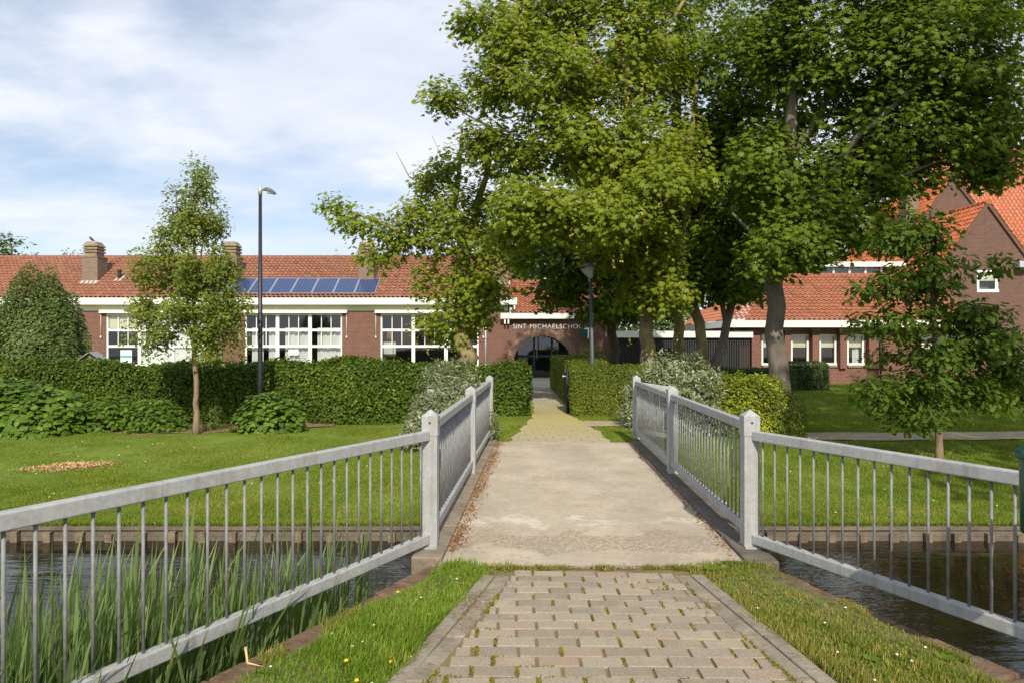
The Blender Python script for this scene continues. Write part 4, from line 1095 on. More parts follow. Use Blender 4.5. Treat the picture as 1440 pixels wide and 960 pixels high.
# ================= entrance wing with the arch
en = thing('entrance_wing', 'low brick entrance wing with round arched doorway and tiled roof', 'school building', (2.6, 37, 0))
EX0, EX1 = LX1 + .004, PX(870, YF)
acx = PX(763, YF); ar = 1.46; acz = .60; etop = 2.98
mb = MB(); nA = 40
arc = [(acx + ar * math.cos(math.pi - math.pi * i / nA), acz + ar * math.sin(math.pi * i / nA)) for i in range(nA + 1)]
wall_panel(mb, EX0, acx - ar, -.3, etop, YF, .45); wall_panel(mb, acx + ar, EX1, -.3, etop, YF, .45)
for (a, b) in zip(arc[:-1], arc[1:]):
    mb.face([(a[0], YF, a[1]), (b[0], YF, b[1]), (b[0], YF, etop), (a[0], YF, etop)])
mb.build('wall', M['brick'], en)
mb = MB(); n = 34
for i in range(n):      # a ring of soldier bricks, each its own little block
    t0 = math.pi * (i + .06) / n; t1 = math.pi * (i + .94) / n
    P = []
    for yy_ in (YF - .018, YF + .45):
        for (r_, t_) in ((ar - .008, t0), (ar + .36, t0), (ar + .36, t1), (ar - .008, t1)): P.append((acx - r_ * math.cos(t_), yy_, acz + r_ * math.sin(t_)))
    mb.hexa([P[0], P[1], P[2], P[3], P[4], P[5], P[6], P[7]])
for sgn in (-1, 1):
    z = -.3
    while z < acz - .05:
        xa, xb = sorted((acx + sgn * (ar - .008), acx + sgn * (ar + .30))); mb.box(xa, xb, YF - .015, YF + .45, z, z + .118); z += .13
mb.build('arch_ring', M['brick_arch'], en)
mb = MB()   # porch behind the arch, its deep shade put into the black of the lining
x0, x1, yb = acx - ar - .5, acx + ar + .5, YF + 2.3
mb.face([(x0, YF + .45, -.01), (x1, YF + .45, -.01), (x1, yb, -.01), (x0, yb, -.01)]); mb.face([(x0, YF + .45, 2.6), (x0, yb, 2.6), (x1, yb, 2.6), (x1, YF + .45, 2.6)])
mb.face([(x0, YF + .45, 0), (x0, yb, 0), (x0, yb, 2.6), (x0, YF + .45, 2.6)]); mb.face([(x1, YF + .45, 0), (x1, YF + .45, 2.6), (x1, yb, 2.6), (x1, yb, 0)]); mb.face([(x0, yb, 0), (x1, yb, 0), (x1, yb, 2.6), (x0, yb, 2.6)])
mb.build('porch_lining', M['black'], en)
mb = MB(); yd = YF + .95; k_ = YF + .95
def dX(px): return (px - 720) * k_ / F
for px in (727, 751, 776, 800): mb.box(dX(px) - .05, dX(px) + .05, yd, yd + .08, 0, 2.2)
for z in (.0, .98, 2.05): mb.box(dX(728), dX(800), yd + .01, yd + .07, z, z + .12)
dr = mb.build('door', M['door'], en)
mb = MB(); mb.face([(dX(727), yd + .04, .05), (dX(800), yd + .04, .05), (dX(800), yd + .04, 2.2), (dX(727), yd + .04, 2.2)]); mb.build('pane', M['glass'], dr)
mb = MB(); mb.tube([(dX(755), yd - .05, .85), (dX(755), yd - .05, 1.35)], .018, 8); mb.box(dX(755) - .02, dX(755) + .02, yd - .05, yd, 1.28, 1.32); mb.build('handle', M['lamp_silver'], dr)
ey, ez, ry, rz_ = 33.70, 3.17, 37.2, 5.02
sl = Vector((0, ry - ey, rz_ - ez)); v2 = sl.normalized(); EXR = 7.2
tiled('roof', M['tile_right'], en, (EX0 + .1, ey, ez), (1, 0, 0), v2, EXR - EX0, sl.length, seed=2)
mb = MB(); mb.face([(EX0 + .1, ry, rz_ - .05), (EXR, ry, rz_ - .05), (EXR, 40.5, 3.2), (EX0 + .1, 40.5, 3.2)]); mb.build('roof_back', M['tile_right'], en)
mb = MB(); ridge_tiles(mb, (EX0 + .12, ry, rz_), (EXR, ry, rz_)); mb.build('ridge', M['tile_right'], en)
mb = MB(); gutter(mb, PX(704, 33.6), PX(880, 33.6), 33.60, 2.89, 3.155); mb.box(EX0, EXR - 1, 33.75, YF - .003, 2.90, 2.93); mb.build('gutter', M['white'], en)
mb = MB()
for k in (0, .17): mb.box(PX(709, 33.6) + k, PX(709, 33.6) + k + .075, 33.66, 33.995, 2.64, 2.888)
mb.build('gutter_bracket', M['white'], en)
# the raised lettering on the wall
lt = thing('school_lettering', 'raised pale letters reading SINT MICHAELSCHOOL above the brick arch', 'lettering', (acx, YF - .05, 2.40))
def word(txt, p0, p1):
    cu = bpy.data.curves.new('word', 'FONT'); cu.body = txt; cu.size = .335; cu.extrude = .018; cu.space_character = 1.14
    to = bpy.data.objects.new('word', cu); COL.objects.link(to); bpy.context.view_layer.update()
    dg = bpy.context.evaluated_depsgraph_get(); me = bpy.data.meshes.new_from_object(to.evaluated_get(dg)); bpy.data.objects.remove(to)
    co = np.empty(len(me.vertices) * 3, dtype=np.float32); me.vertices.foreach_get('co', co); co = co.reshape(-1, 3)
    x0, x1 = co[:, 0].min(), co[:, 0].max(); sx = (PX(p1, YF) - PX(p0, YF)) / (x1 - x0); hgt = .235 / (co[:, 1].max() - co[:, 1].min())
    new = np.stack([(co[:, 0] - x0) * sx, -co[:, 2], (co[:, 1] - co[:, 1].min()) * hgt], 1); me.vertices.foreach_set('co', new.ravel()); me.materials.clear(); me.materials.append(M['letters']); me.update()
    return link('word', me, lt, (PX(p0, YF), YF - .05, 2.40))
word('SINT', 721.5, 740); word('MICHAELSCHOOL', 745.3, 826)
gs = thing('hanging_sign', 'small dark green board on a white bracket right of the arch', 'sign', (PX(821, 33.7), 33.7, 2.1))
mb = MB(); mb.box(PX(816, 33.7), PX(826, 33.7), 33.68, 33.72, PZ(474, 33.7), PZ(463.5, 33.7)); mb.build('board', M['sign_green'], gs)
mb = MB(); xb = PX(827.4, 33.7); mb.box(xb - .03, xb + .03, 33.66, 34.0, PZ(476, 33.7), PZ(461, 33.7)); mb.box(PX(818, 33.7), xb - .031, 33.66, 33.74, PZ(463.2, 33.7), PZ(461.2, 33.7)); mb.build('bracket', M['white'], gs)

# ================= bike shed with black slats and a white fascia
bs = thing('bike_shed', 'flat roofed bike shed of black slats under a white fascia', 'shed', (8.2, 32, -.2))
YB = 30.6; X0, X1 = PX(866, YB), PX(1057, YB)
mb = MB(); x = X0 + .1
while x < X1 - .1: mb.box(x, x + .07, YB + .1, YB + .16, -.2, 1.95); x += .105
mb.build('slat_panel', M['black'], bs)
mb = MB(); mb.face([(X0, YB + .9, -.2), (X1, YB + .9, -.2), (X1, YB + .9, 2.1), (X0, YB + .9, 2.1)]); mb.build('back_panel', M['black'], bs)
mb = MB(); mb.box(X0 - .1, X1 + .05, YB - .05, YB + .02, 1.93, 2.22); mb.build('fascia_board', M['white'], bs)
mb = MB(); mb.box(X0 - .08, X1 + .0, YB + .021, YB + 2.8, 2.0, 2.18); mb.build('roof', M['lead'], bs)

# ================= right school wing
YR = 31.0; k = YR / F
rw_ = thing('school_wing', 'low brick school wing on the right with four small blinded windows under orange tiles', 'school building', (15, 34, -.2))
RX0, RX1 = 10.0, 20.7
ow = [(PX(1071, YR), PX(1100, YR)), (PX(1112.5, YR), PX(1138, YR)), (PX(1152.5, YR), PX(1177, YR)), (PX(1191.5, YR), PX(1216, YR))]
wz0, wz1 = PZ(513, YR), PZ(470, YR)
bigw = (PX(1296, YR), PX(1366, YR), PZ(505, YR), PZ(470, YR))
mb = MB(); wall_panel(mb, RX0, RX1, .55, 2.6, YR, .3, [(a, b, wz0, wz1) for a, b in ow] + [bigw]); wall_panel(mb, RX0, RX1, -.4, .55, YR - .12, .42)
wall_panel(mb, YR - .12, 37, -.4, 2.6, RX0, .3, axis='y')
mb.build('wall', M['brick_right'], rw_)
for q_, (p0, p1) in enumerate(((1057, 1069), (1103.5, 1112), (1142.5, 1152), (1181.5, 1191), (1222, 1239), (1241, 1250))):
    a, b = PX(p0, YR - .25), PX(p1, YR - .25); mb = MB(); mb.box(a, b, YR - .27, YR - .004, .555, 2.25); pi_ = mb.build('pilaster', M['brick_right'], rw_)
    if 0 < q_ < 4: mb = MB(); mb.box(a - .02, b + .02, YR - .29, YR - .006, 2.252, 2.33); mb.build('capstone', M['cap'], pi_)
for a, b in ow: mb = MB(); mb.box(a, b, YR - .1, YR + .05, wz0 - .1, wz0 - .004); mb.build('sill', M['cap'], rw_)
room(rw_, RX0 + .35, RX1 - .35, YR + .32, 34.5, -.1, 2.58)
for i, (a, b) in enumerate(ow):
    zm = PZ(487.5, YR)
    add_window(rw_, a, b, wz0, wz1, YR, [(a + .09, b - .09, 1)], [(wz0 + .09, wz1 - .09, False)], .09, blind=[(a + .08, b - .08, wz1 - .08, zm)], curtain=[(b - .42, b - .1, zm, wz0 + .08)] if i == 3 else None)
a, b, z0, z1 = bigw
add_window(rw_, a, b, z0, z1, YR, [(a + .09, (a + b) / 2 - .05, 1), ((a + b) / 2 + .05, b - .09, 1)], [(z0 + .09, z1 - .09, False)], .09, blind=[(a + .08, b - .08, z1 - .08, z0 + .5)])
ey, ez, ry, rz_ = 30.42, 2.70, 34.2, 5.07
sl = Vector((0, ry - ey, rz_ - ez)); v3 = sl.normalized(); hipx = 3.2
tiled('roof', M['tile_right'], rw_, (RX0 - .4, ey, ez), (1, 0, 0), v3, RX1 + .1 - RX0 + .4, sl.length, seed=3, clip=lambda x, y: x > y * hipx / sl.length)
hl = Vector((hipx, 0, rz_ - ez)); hv = hl.normalized()
tiled('roof_hip', M['tile_right'], rw_, (RX0 - .4, 38.0, ez), (0, -1, 0), hv, 38.0 - ey, hl.length, seed=4, clip=lambda x, y: x < (38.0 - ey) - y * (ry - ey) / hl.length)
mb = MB(); mb.face([(RX0 - .4 + hipx, ry, rz_ - .03), (RX1, ry, rz_ - .03), (RX1, 38, ez), (RX0 - .4 + hipx, 38, ez)]); mb.build('roof_back', M['tile_right'], rw_)
mb = MB(); ridge_tiles(mb, (RX0 - .4 + hipx, ry, rz_), (RX1 - .2, ry, rz_)); ridge_tiles(mb, (RX0 - .4, ey, ez + .06), (RX0 - .4 + hipx, ry, rz_), .10); mb.build('ridge', M['tile_right'], rw_)
mb = MB(); gutter(mb, RX0 - .45, RX1 + .0, 30.28, 2.38, 2.69); mb.box(RX0 - .45, RX1, 30.43, YR - .003, 2.40, 2.43); mb.box(RX0 - .5, RX0 - .46, 30.28, 37.5, 2.38, 2.69); mb.box(RX0 - .459, RX0 - .003, 30.44, 37.5, 2.41, 2.425); mb.build('gutter', M['white'], rw_)
mb = MB(); mb.tube([(PX(1238, 30.7), YR - .33, -.1), (PX(1238, 30.7), YR - .33, 2.4)], .045, 8); mb.build('downpipe', M['black'], rw_)
# clerestory behind the ridge
mb = MB(); YC = 36.0; x0, x1 = PX(1150, YC), PX(1262, YC); zt, zb = PZ(369, YC), PZ(392, YC)
mb.box(x0 - .2, x1 + .3, YC - .25, YC + 3.5, zt - .26, zt); cl = mb.build('clerestory_roof', M['white'], rw_)
mb = MB()
n = 5
for i in range(n + 1): xx_ = x0 + (x1 - x0) * i / n; mb.box(xx_ - .05, xx_ + .05, YC, YC + .1, zb - .6, zt - .262)
mb.box(x0, x1, YC + .005, YC + .095, zb - .6, zb); mb.build('clerestory_frame', M['white_frame'], cl)
mb = MB(); mb.face([(x0, YC + .05, zb), (x1, YC + .05, zb), (x1, YC + .05, zt - .27), (x0, YC + .05, zt - .27)]); mb.build('pane', M['glass'], cl)
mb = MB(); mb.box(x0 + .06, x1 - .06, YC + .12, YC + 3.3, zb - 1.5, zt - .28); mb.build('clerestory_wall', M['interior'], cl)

# ================= gabled brick house behind on the right
hs = thing('brick_house', 'tall dark brick house with steep bright orange gabled roofs behind the right wing', 'house', (27, 38, -.2))
def gable(ax, az, Y, half, slope, depth, name_seed, wins_=(), zbase=-.4, over=.12):
    ze = az - half * slope
    mb = MB(); x0, x1 = ax - half, ax + half
    wall_panel(mb, x0, x1, zbase, ze, Y, .3, [w for w in wins_ if w[3] <= ze])
    # triangle built in strips so that an opening can be left in it
    zz = sorted(set([ze, az - .02] + [w[i] for w in wins_ for i in (2, 3) if w[i] > ze]))
    for a, b in zip(zz[:-1], zz[1:]):
        la, lb = (az - a) / slope, (az - b) / slope
        hole = [w for w in wins_ if w[2] <= (a + b) / 2 <= w[3]]
        if not hole: mb.face([(ax - la, Y, a), (ax + la, Y, a), (ax + lb, Y, b), (ax - lb, Y, b)])
        else:
            w = hole[0]
            mb.face([(ax - la, Y, a), (w[0], Y, a), (w[0], Y, b), (ax - lb, Y, b)]); mb.face([(w[1], Y, a), (ax + la, Y, a), (ax + lb, Y, b), (w[1], Y, b)])
            mb.face([(w[0], Y, a), (w[0], Y + .3, a), (w[0], Y + .3, b), (w[0], Y, b)]); mb.face([(w[1], Y, a), (w[1], Y, b), (w[1], Y + .3, b), (w[1], Y + .3, a)])
    mb.face([(x0, Y, zbase), (x0, Y, ze), (x0, Y + depth, ze), (x0, Y + depth, zbase)]); mb.face([(x1, Y, zbase), (x1, Y + depth, zbase), (x1, Y + depth, ze), (x1, Y, ze)])
    mb.build('wall', M['brick_house'], hs)
    L = math.hypot(half + .15, (half + .15) * slope)
    c, s_ = 1 / math.hypot(1, slope), slope / math.hypot(1, slope)
    zo = az - (half + .15) * slope + .10
    tiled('roof', M['tile_house'], hs, (ax - half - .15, Y + depth, zo), (0, -1, 0), (c, 0, s_), depth + over, L, seed=name_seed)
    tiled('roof', M['tile_house'], hs, (ax + half + .15, Y - over, zo), (0, 1, 0), (-c, 0, s_), depth + over, L, seed=name_seed + 1)
    mb = MB(); ridge_tiles(mb, (ax, Y - over, az + .10), (ax, Y + depth, az + .10), .13); mb.build('ridge', M['tile_house'], hs)
    mb = MB()
    for sg in (-1, 1): mb.beam((ax + sg * (half + .15), Y - .06, az - (half + .15) * slope - .02), (ax, Y - .06, az - .02), .10, .16, (0, -1, 0)) if False else mb.beam((ax + sg * (half + .15), Y - .05, zo - .06), (ax + sg * .0, Y - .05, az + .04), .10, .14)
    mb.build('verge_board', M['brick_house'], hs)
Y1_ = 33.0; w1 = (PX(1374, Y1_), PX(1405, Y1_), PZ(411, Y1_), PZ(379, Y1_))
gable(PX(1388, Y1_), PZ(288, Y1_), Y1_, 4.2, 1.36, 9.0, 21, [w1])
a, b, z0, z1 = w1
add_window(hs, a, b, z0, z1, Y1_, [(a + .14, b - .14, 1)], [(z0 + .14, z1 - .14, False)], .14, blind=[(a + .13, b - .13, z1 - .13, z1 - .52)])
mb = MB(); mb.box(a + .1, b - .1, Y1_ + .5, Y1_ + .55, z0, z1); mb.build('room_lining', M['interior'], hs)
Y2_ = 38.5; gable(PX(1340, Y2_), PZ(252, Y2_), Y2_, 5.0, 1.3, 7.0, 25)
# main roof facing the canal
mY, mZ = 36.6, 4.6; tY, tZ = 44.0, 14.2; sl = Vector((0, tY - mY, tZ - mZ)); vm = sl.normalized()
tiled('roof', M['tile_house'], hs, (25.4, mY, mZ), (1, 0, 0), vm, 20.0, sl.length, seed=29, tw=.25)
mb = MB(); mb.face([(25.4, 36.9, -.4), (45.4, 36.9, -.4), (45.4, 36.9, 5), (25.4, 36.9, 5)]); mb.face([(25.4, mY, mZ), (25.4, tY, mZ), (25.4, tY, tZ)]); mb.build('wall', M['brick_house'], hs)
yk = 39.5; xk = PX(1283, yk); mb = MB(); mb.box(xk - .36, xk + .36, yk, yk + .8, 7.0, PZ(262, yk)); ch = mb.build('chimney', M['brick_chimney'], hs)
mb = MB(); mb.box(xk - .42, xk + .42, yk - .06, yk + .86, PZ(262, yk) + .002, PZ(255, yk)); mb.build('chimney_cap', M['tile_house'], ch)
wl = thing('wall_lamp', 'grey box lamp on the brick gable near the right edge', 'lamp', (PX(1436, 32.8), 32.8, PZ(377, 32.8)))
mb = MB(); mb.box(PX(1430, 32.8), PX(1446, 32.8), 32.6, 32.998, PZ(377, 32.8), PZ(368, 32.8)); bevel(mb.build('housing', M['alu'], wl), .02); mb = MB(); mb.box(PX(1431.5, 32.8), PX(1444.5, 32.8), 32.64, 32.95, PZ(379.5, 32.8), PZ(377.1, 32.8)); mb.build('lens', M['black'], wl)
# ------------------------------------------------------------------ lamps and small things
Yl = 14.6; lx = PX(366, Yl); lz = float(ground_h(lx, Yl))
sl_ = thing('street_lamp', 'tall slender anthracite street lamp with a flat dark head in front of the left hedge', 'street lamp', (lx, Yl, lz), 'street lamps')
mb = MB(); mb.tube([(lx, Yl, lz - .2), (lx, Yl, lz + 1.0), (lx, Yl, PZ(275, Yl))], [.055, .052, .034], 14); mb.build('pole', M['lamp_dark'], sl_)
mb = MB(); mb.tube([(lx, Yl, PZ(275.2, Yl)), (lx, Yl, PZ(261.5, Yl))], .040, 14); mb.build('collar', M['lamp_silver'], sl_)
mb = MB(); zc = PZ(268, Yl)
sec = [(.04, .015, .02, 0), (.10, .045, .05, .022), (.17, .062, .078, .020), (.24, .060, .085, -.005), (.31, .045, .06, -.05), (.345, .012, .015, -.078)]
for (xa, h, w, dz), (xb, h2, w2, dz2) in zip(sec[:-1], sec[1:]):
    P = []
    for (xx, hh, ww, dd) in ((xa, h, w, dz), (xb, h2, w2, dz2)):
        P.append([(lx + xx, Yl - ww, zc + dd - hh * .55), (lx + xx, Yl - ww * .55, zc + dd + hh * .6), (lx + xx, Yl + ww * .55, zc + dd + hh * .6), (lx + xx, Yl + ww, zc + dd - hh * .55)])
    for q in range(4): mb.face([P[0][q], P[0][(q + 1) % 4], P[1][(q + 1) % 4], P[1][q]])
hd = mb.build('lamp_head', M['lamp_grey'], sl_)
mb = MB(); mb.hexa([(lx + .15, Yl - .055, zc - .062), (lx + .30, Yl - .045, zc - .088), (lx + .30, Yl + .045, zc - .088), (lx + .15, Yl + .055, zc - .062), (lx + .15, Yl - .055, zc - .03), (lx + .30, Yl - .045, zc - .07), (lx + .30, Yl + .045, zc - .07), (lx + .15, Yl + .055, zc - .03)]); mb.build('lens', M['lamp_cone'], hd)

Yl = 17.3; lx = PX(833, Yl); lz = 0.0
s2 = thing('street_lamp', 'short green street lamp with an inverted cone head beside the clipped hedge and path', 'street lamp', (lx, Yl, lz), 'street lamps')
tx = PX(831, Yl); zt = PZ(391, Yl)
mb = MB(); mb.tube([(lx, Yl, -.1), (lx, Yl, 1.2), (lx - .005, Yl, 1.25), (tx, Yl, zt)], [.070, .068, .052, .038], 14); mb.build('pole', M['lamp_green'], s2)
mb = MB(); hx = PX(826, Yl); zt2 = PZ(375, Yl)
mb.tube([(tx, Yl, zt - .02), (tx - .01, Yl, zt + .04), (hx, Yl, zt2 - .02)], [.05, .075, .185], 24); cone = mb.build('lamp_cone', M['lamp_cone'], s2)
mb = MB(); mb.tube([(hx - .001, Yl, zt2 - .024), (hx - .004, Yl, zt2 + .012), (hx - .006, Yl, zt2 + .035), (hx - .01, Yl, zt2 + .06)], [.20, .205, .16, .03], 24); mb.build('lamp_hood', M['lamp_grey'], s2)

Yi = 17.2; ix = PX(129, Yi); ih = thing('insect_hotel', 'small wooden insect hotel with slate roof standing behind the left hedge', 'insect hotel', (ix, Yi, -.2))
mb = MB(); mb.tube([(ix, Yi, -.2), (ix, Yi, .9)], .06, 8); mb.build('post', M['wood_hotel'], ih)
w = .26; zb, ze, zr = .86, PZ(504, Yi), PZ(496, Yi)
mb = MB(); mb.box(ix - w, ix + w, Yi + .02, Yi + .2, zb, ze)
mb.hexa([(ix - w, Yi + .02, ze), (ix + w, Yi + .02, ze), (ix + w, Yi + .2, ze), (ix - w, Yi + .2, ze), (ix - .01, Yi + .02, zr), (ix + .01, Yi + .02, zr), (ix + .01, Yi + .2, zr), (ix - .01, Yi + .2, zr)])
mb.build('box', M['wood_hotel'], ih)
for a in (-w, -.02, w - .03): mb = MB(); mb.box(ix + a, ix + a + .03, Yi - .03, Yi + .019, zb, ze); mb.build('divider', M['wood_hotel'], ih)
first = None
for k in range(36):
    a = ix + random.uniform(-w + .05, w - .05); z = random.uniform(zb + .03, ze - .02)
    if first is None: mb = MB(); mb.tube([(0, 0, 0), (0, .04, 0)], .016, 6); first = mb.build('cane', M['reed_straw'], ih, (0, 0, 0)); first.location = Vector((a, Yi - .015, z)) - ORG[ih.name]
    else: dup(first, ih, (a, Yi - .015, z))
mb = MB()
for sg in (-1, 1): mb.beam((ix + sg * (w + .09), Yi + .06, ze - .06), (ix - sg * .01, Yi + .06, zr + .03), .34, .025)
mb.build('roof', M['slate'], ih)
gt = thing('garden_gate', 'narrow dark steel gate standing open against the clipped hedge', 'gate', (1.32, 16.2, 0))
mb = MB(); mb.tube([(1.30, 16.05, -.1), (1.30, 16.05, 1.02)], .035, 8); mb.build('post', M['lamp_dark'], gt)
mb = MB()
for z in (.12, .92): mb.box(1.285, 1.315, 16.09, 16.95, z, z + .04)
for i in range(9): mb.box(1.29, 1.31, 16.10 + i * .1, 16.12 + i * .1, .161, .919)
mb.build('leaf', M['lamp_dark'], gt)
mb = MB(); mb.tube([(1.20, 16.1, .87), (1.285, 16.1, .87)], .016, 8); mb.tube([(1.19, 16.1, .87), (1.22, 16.1, .87)], .03, 10); mb.build('handle', M['lamp_silver'], gt)

# ------------------------------------------------------------------ hedges and shrubs
gl_ = 'clipped hedges along the path and lawn'
hedge('hedge', 'long dark green hornbeam hedge below the school windows on the left', -22, .38, 15.55, 16.8, -.22, 1.13, M['hedge'], 2300, .074, 'FTR', .11, gl_, 1, rnd=.22)
hedge('hedge', 'clipped square yellow green hedge block right of the path', 1.36, 3.3, 15.45, 16.75, -.05, 1.10, M['privet'], 3600, .040, 'FTLR', .035, gl_, 2, rnd=.15)
hedge('hedge', 'narrow clipped hedge running beside the path towards the arch', 1.46, 2.5, 17.3, 26, -.05, 1.20, M['privet'], 1600, .045, 'FTL', .03, gl_, 3, rnd=.15)
hedge('hedge', 'low dark hedge in front of the black bike shed', 6.5, 10.6, 25.6, 26.6, -.15, .72, M['darkbush'], 900, .07, 'FTLR', .05, gl_, 4, rnd=.15)
hedge('hedge', 'clipped dark block hedge under the right wing windows', 10.45, 12.25, 26.2, 27.6, -.2, .92, M['darkbush'], 1100, .06, 'FTLR', .04, gl_, 5, rnd=.2)
hedge('hedge', 'low yellow green hedge at the right edge behind the small oak', 13.0, 18.5, 19.2, 20.6, -.2, .68, M['golden'], 1000, .065, 'FTLR', .12, gl_, 6, rnd=.25)
hedge('hedge', 'low dark hedge between the tree trunks behind the clipped block', 3.4, 6.6, 21.5, 22.4, -.12, .70, M['darkbush'], 1000, .06, 'FTLR', .06, gl_, 7, rnd=.2)
M['conical'] = mat_leaf('conical_shrub_leaf', G((0, (.065, .10, .024)), (.6, (.12, .175, .045)), (1, (.20, .25, .09))), .25)
def gh(x, y): return float(ground_h(x, y))
def shrub(lab, px, Y, r, n, mat, size, tpl, seed, z=None, group='loose shrubs around the bridge', **kw):
    x = PX(px, Y); return bush('shrub', lab, (x, Y, gh(x, Y) if z is None else z), r, n, M[mat], size, tpl, group, seed, **kw)
shrub('pale variegated shrub left of the path spilling over the short sunken railing', 630, 11.38, (.80, .90, 1.33), 12500, 'silver', .075, T_LANCE, 1, wob=.2, shell=.3)
shrub('grey green silver leaved shrub right of the path behind the railing', 942, 13.6, (.98, .95, 1.40), 12000, 'silver', .10, T_LANCE, 2, wob=.25, shell=.3)
shrub('bright yellow green shrub in front of the thick grey trunk', 1052, 13.9, (1.18, .85, 1.28), 13000, 'golden', .055, T_RHOMB, 3, wob=.10, shell=.22)
shrub('round leafy green shrub beside the arch behind the narrow hedge', 828, 29.0, (.75, .6, 1.75), 2500, 'privet', .09, T_RHOMB, 4)
shrub('tall dense grey green conical shrub at the left edge before the school wall', 56, 20.0, (1.5, 1.35, 3.85), 34000, 'conical', .085, T_RHOMB, 5, z=-.2, wob=.12, shell=.25)
pl = 'broad leaved plants at the foot of the left hedge'
def plant(lab, px, Y, r, n, mat, size, tpl, seed):
    x = PX(px, Y); return bush(None, lab, (x, Y, gh(x, Y)), r, n, M[mat], size, tpl, pl, seed, cat='plant', wob=.12, shell=.4, updir=.9, flop=.35)
plant('large mound of broad heart shaped leaves at the left edge', 26, 14.1, (1.40, .8, 1.08), 2600, 'bigleaf', .135, T_HEART, 11)
plant('broad leaved plant mound at the foot of the tall street lamp', 378, 14.35, (.72, .5, .80), 1000, 'bigleaf', .11, T_HEART, 12)
plant('loose spreading plant with lobed leaves left of the young tree', 150, 14.6, (.9, .55, .80), 1000, 'bigleaf', .09, T_MAPLE, 13)
plant('low plant with lobed leaves just beside the young tree trunk', 218, 14.5, (.75, .5, .66), 900, 'bigleaf', .085, T_MAPLE, 14)
plant('small feathery green plant right of the young tree trunk', 300, 14.7, (.3, .3, .62), 900, 'hedge', .055, T_LANCE, 15)

# ------------------------------------------------------------------ trees
def lobe(px, py, Y, rx, ry, n, rd=None):
    x, y, z = W(px, py, Y); a = rx * Y / F; b = ry * Y / F
    return ((x, y, z), (a, rd if rd else max(a, b) * .9, b), n)
def limb(Y, *pts, dy=()):
    out = []
    for i, (px, py, r) in enumerate(pts):
        yy_ = Y + (dy[i] if i < len(dy) else 0); x, y, z = W(px, py, yy_); out.append((x, y, z, r))
    return out
mg = 'maples around the footbridge and the school'
Y = 20.0
make_tree('maple_tree', 'single maple standing left of the path in front of the left school wing', 'tree',
    [limb(Y, (651, 574, .33), (650, 500, .27), (647, 430, .22), (652, 360, .20), (668, 310, .14), (684, 250, .08), (690, 205, .04)),
     limb(Y, (652, 358, .12), (640, 300, .09), (645, 240, .06), (650, 180, .035)), limb(Y, (650, 362, .09), (600, 345, .06), (545, 318, .04), (490, 296, .022), (452, 284, .012)),
     limb(Y, (648, 420, .07), (690, 395, .05), (712, 380, .03)), limb(Y, (645, 300, .03), (575, 248, .018), (557, 214, .008)), limb(Y, (640, 262, .02), (618, 215, .012), (607, 190, .006))],
    [lobe(640, 305, Y, 75, 62, 70), lobe(665, 400, Y, 58, 42, 46), lobe(632, 452, Y, 52, 28, 34, 1.0), lobe(682, 420, Y, 30, 40, 14), lobe(600, 392, Y, 26, 30, 12), lobe(682, 330, Y, 40, 54, 26),
     lobe(560, 335, Y, 38, 32, 22), lobe(512, 312, Y, 38, 16, 16, .8), lobe(468, 288, Y, 20, 9, 6, .4), lobe(530, 360, Y, 30, 16, 8, .6), lobe(690, 225, Y, 36, 40, 20), lobe(640, 235, Y, 34, 26, 14), lobe(600, 255, Y, 32, 26, 14), lobe(585, 300, Y, 30, 30, 14)],
    'maple', M['bark_maple'], M['maple_sunlit'], mg, 3, per=40, spread=.46, racemes=120, leaf_size=.148, flat=.8)
Y = 18.5
make_tree('maple_tree', 'big maple with a yellow lichened trunk and hanging seed racemes', 'tree',
    [limb(Y, (914, 560, .26), (911, 490, .20), (900, 420, .175), (893, 340, .16), (886, 240, .15), (880, 120, .12), (872, -20, .09), (868, -120, .05)),
     limb(Y, (893, 330, .09), (850, 290, .07), (790, 270, .05), (730, 262, .03), (700, 258, .02), dy=(0, -1, -2, -2.6, -3)), limb(Y, (884, 220, .08), (820, 160, .06), (750, 120, .045), (690, 90, .02), dy=(0, -1, -1.5, -2)),
     limb(Y, (886, 260, .07), (800, 215, .05), (720, 195, .03), (610, 138, .014), dy=(0, -.5, -.8, -1)), limb(Y, (880, 130, .08), (800, 40, .05), (720, 0, .03)), limb(Y, (880, 110, .08), (950, 20, .05), (1000, -60, .03))],
    [lobe(770, 110, Y - 1.2, 82, 66, 90), lobe(715, 60, Y - 1, 48, 40, 36), lobe(672, 30, Y - .6, 34, 22, 14), lobe(820, 210, Y - 1, 96, 60, 96), lobe(760, 290, Y - 2.4, 74, 36, 60), lobe(870, 70, Y, 110, 90, 130), lobe(905, 210, Y - 1, 90, 80, 90),
     lobe(850, 300, Y - 2.6, 80, 36, 64), lobe(690, 120, Y - 1, 30, 30, 16), lobe(625, 135, Y - .8, 36, 14, 14, .6), lobe(690, 195, Y - .8, 40, 28, 20), lobe(738, 225, Y, 34, 30, 14), lobe(760, 20, Y, 80, 50, 70), lobe(880, -70, Y, 130, 70, 110), lobe(940, 260, Y - 2.6, 60, 34, 40), lobe(730, 330, Y - 1.0, 40, 26, 20), lobe(905, 345, Y - .9, 54, 36, 50), lobe(893, 408, Y - .3, 36, 22, 26, .7), lobe(935, 412, Y - 1.0, 36, 22, 26, .7), lobe(858, 350, Y + .5, 46, 24, 26, .6)],
    'maple', M['bark_maple'], M['maple_sunlit'], mg, 4, per=50, spread=.48, racemes=420, leaf_size=.148, flat=.8)
Y = 23.0
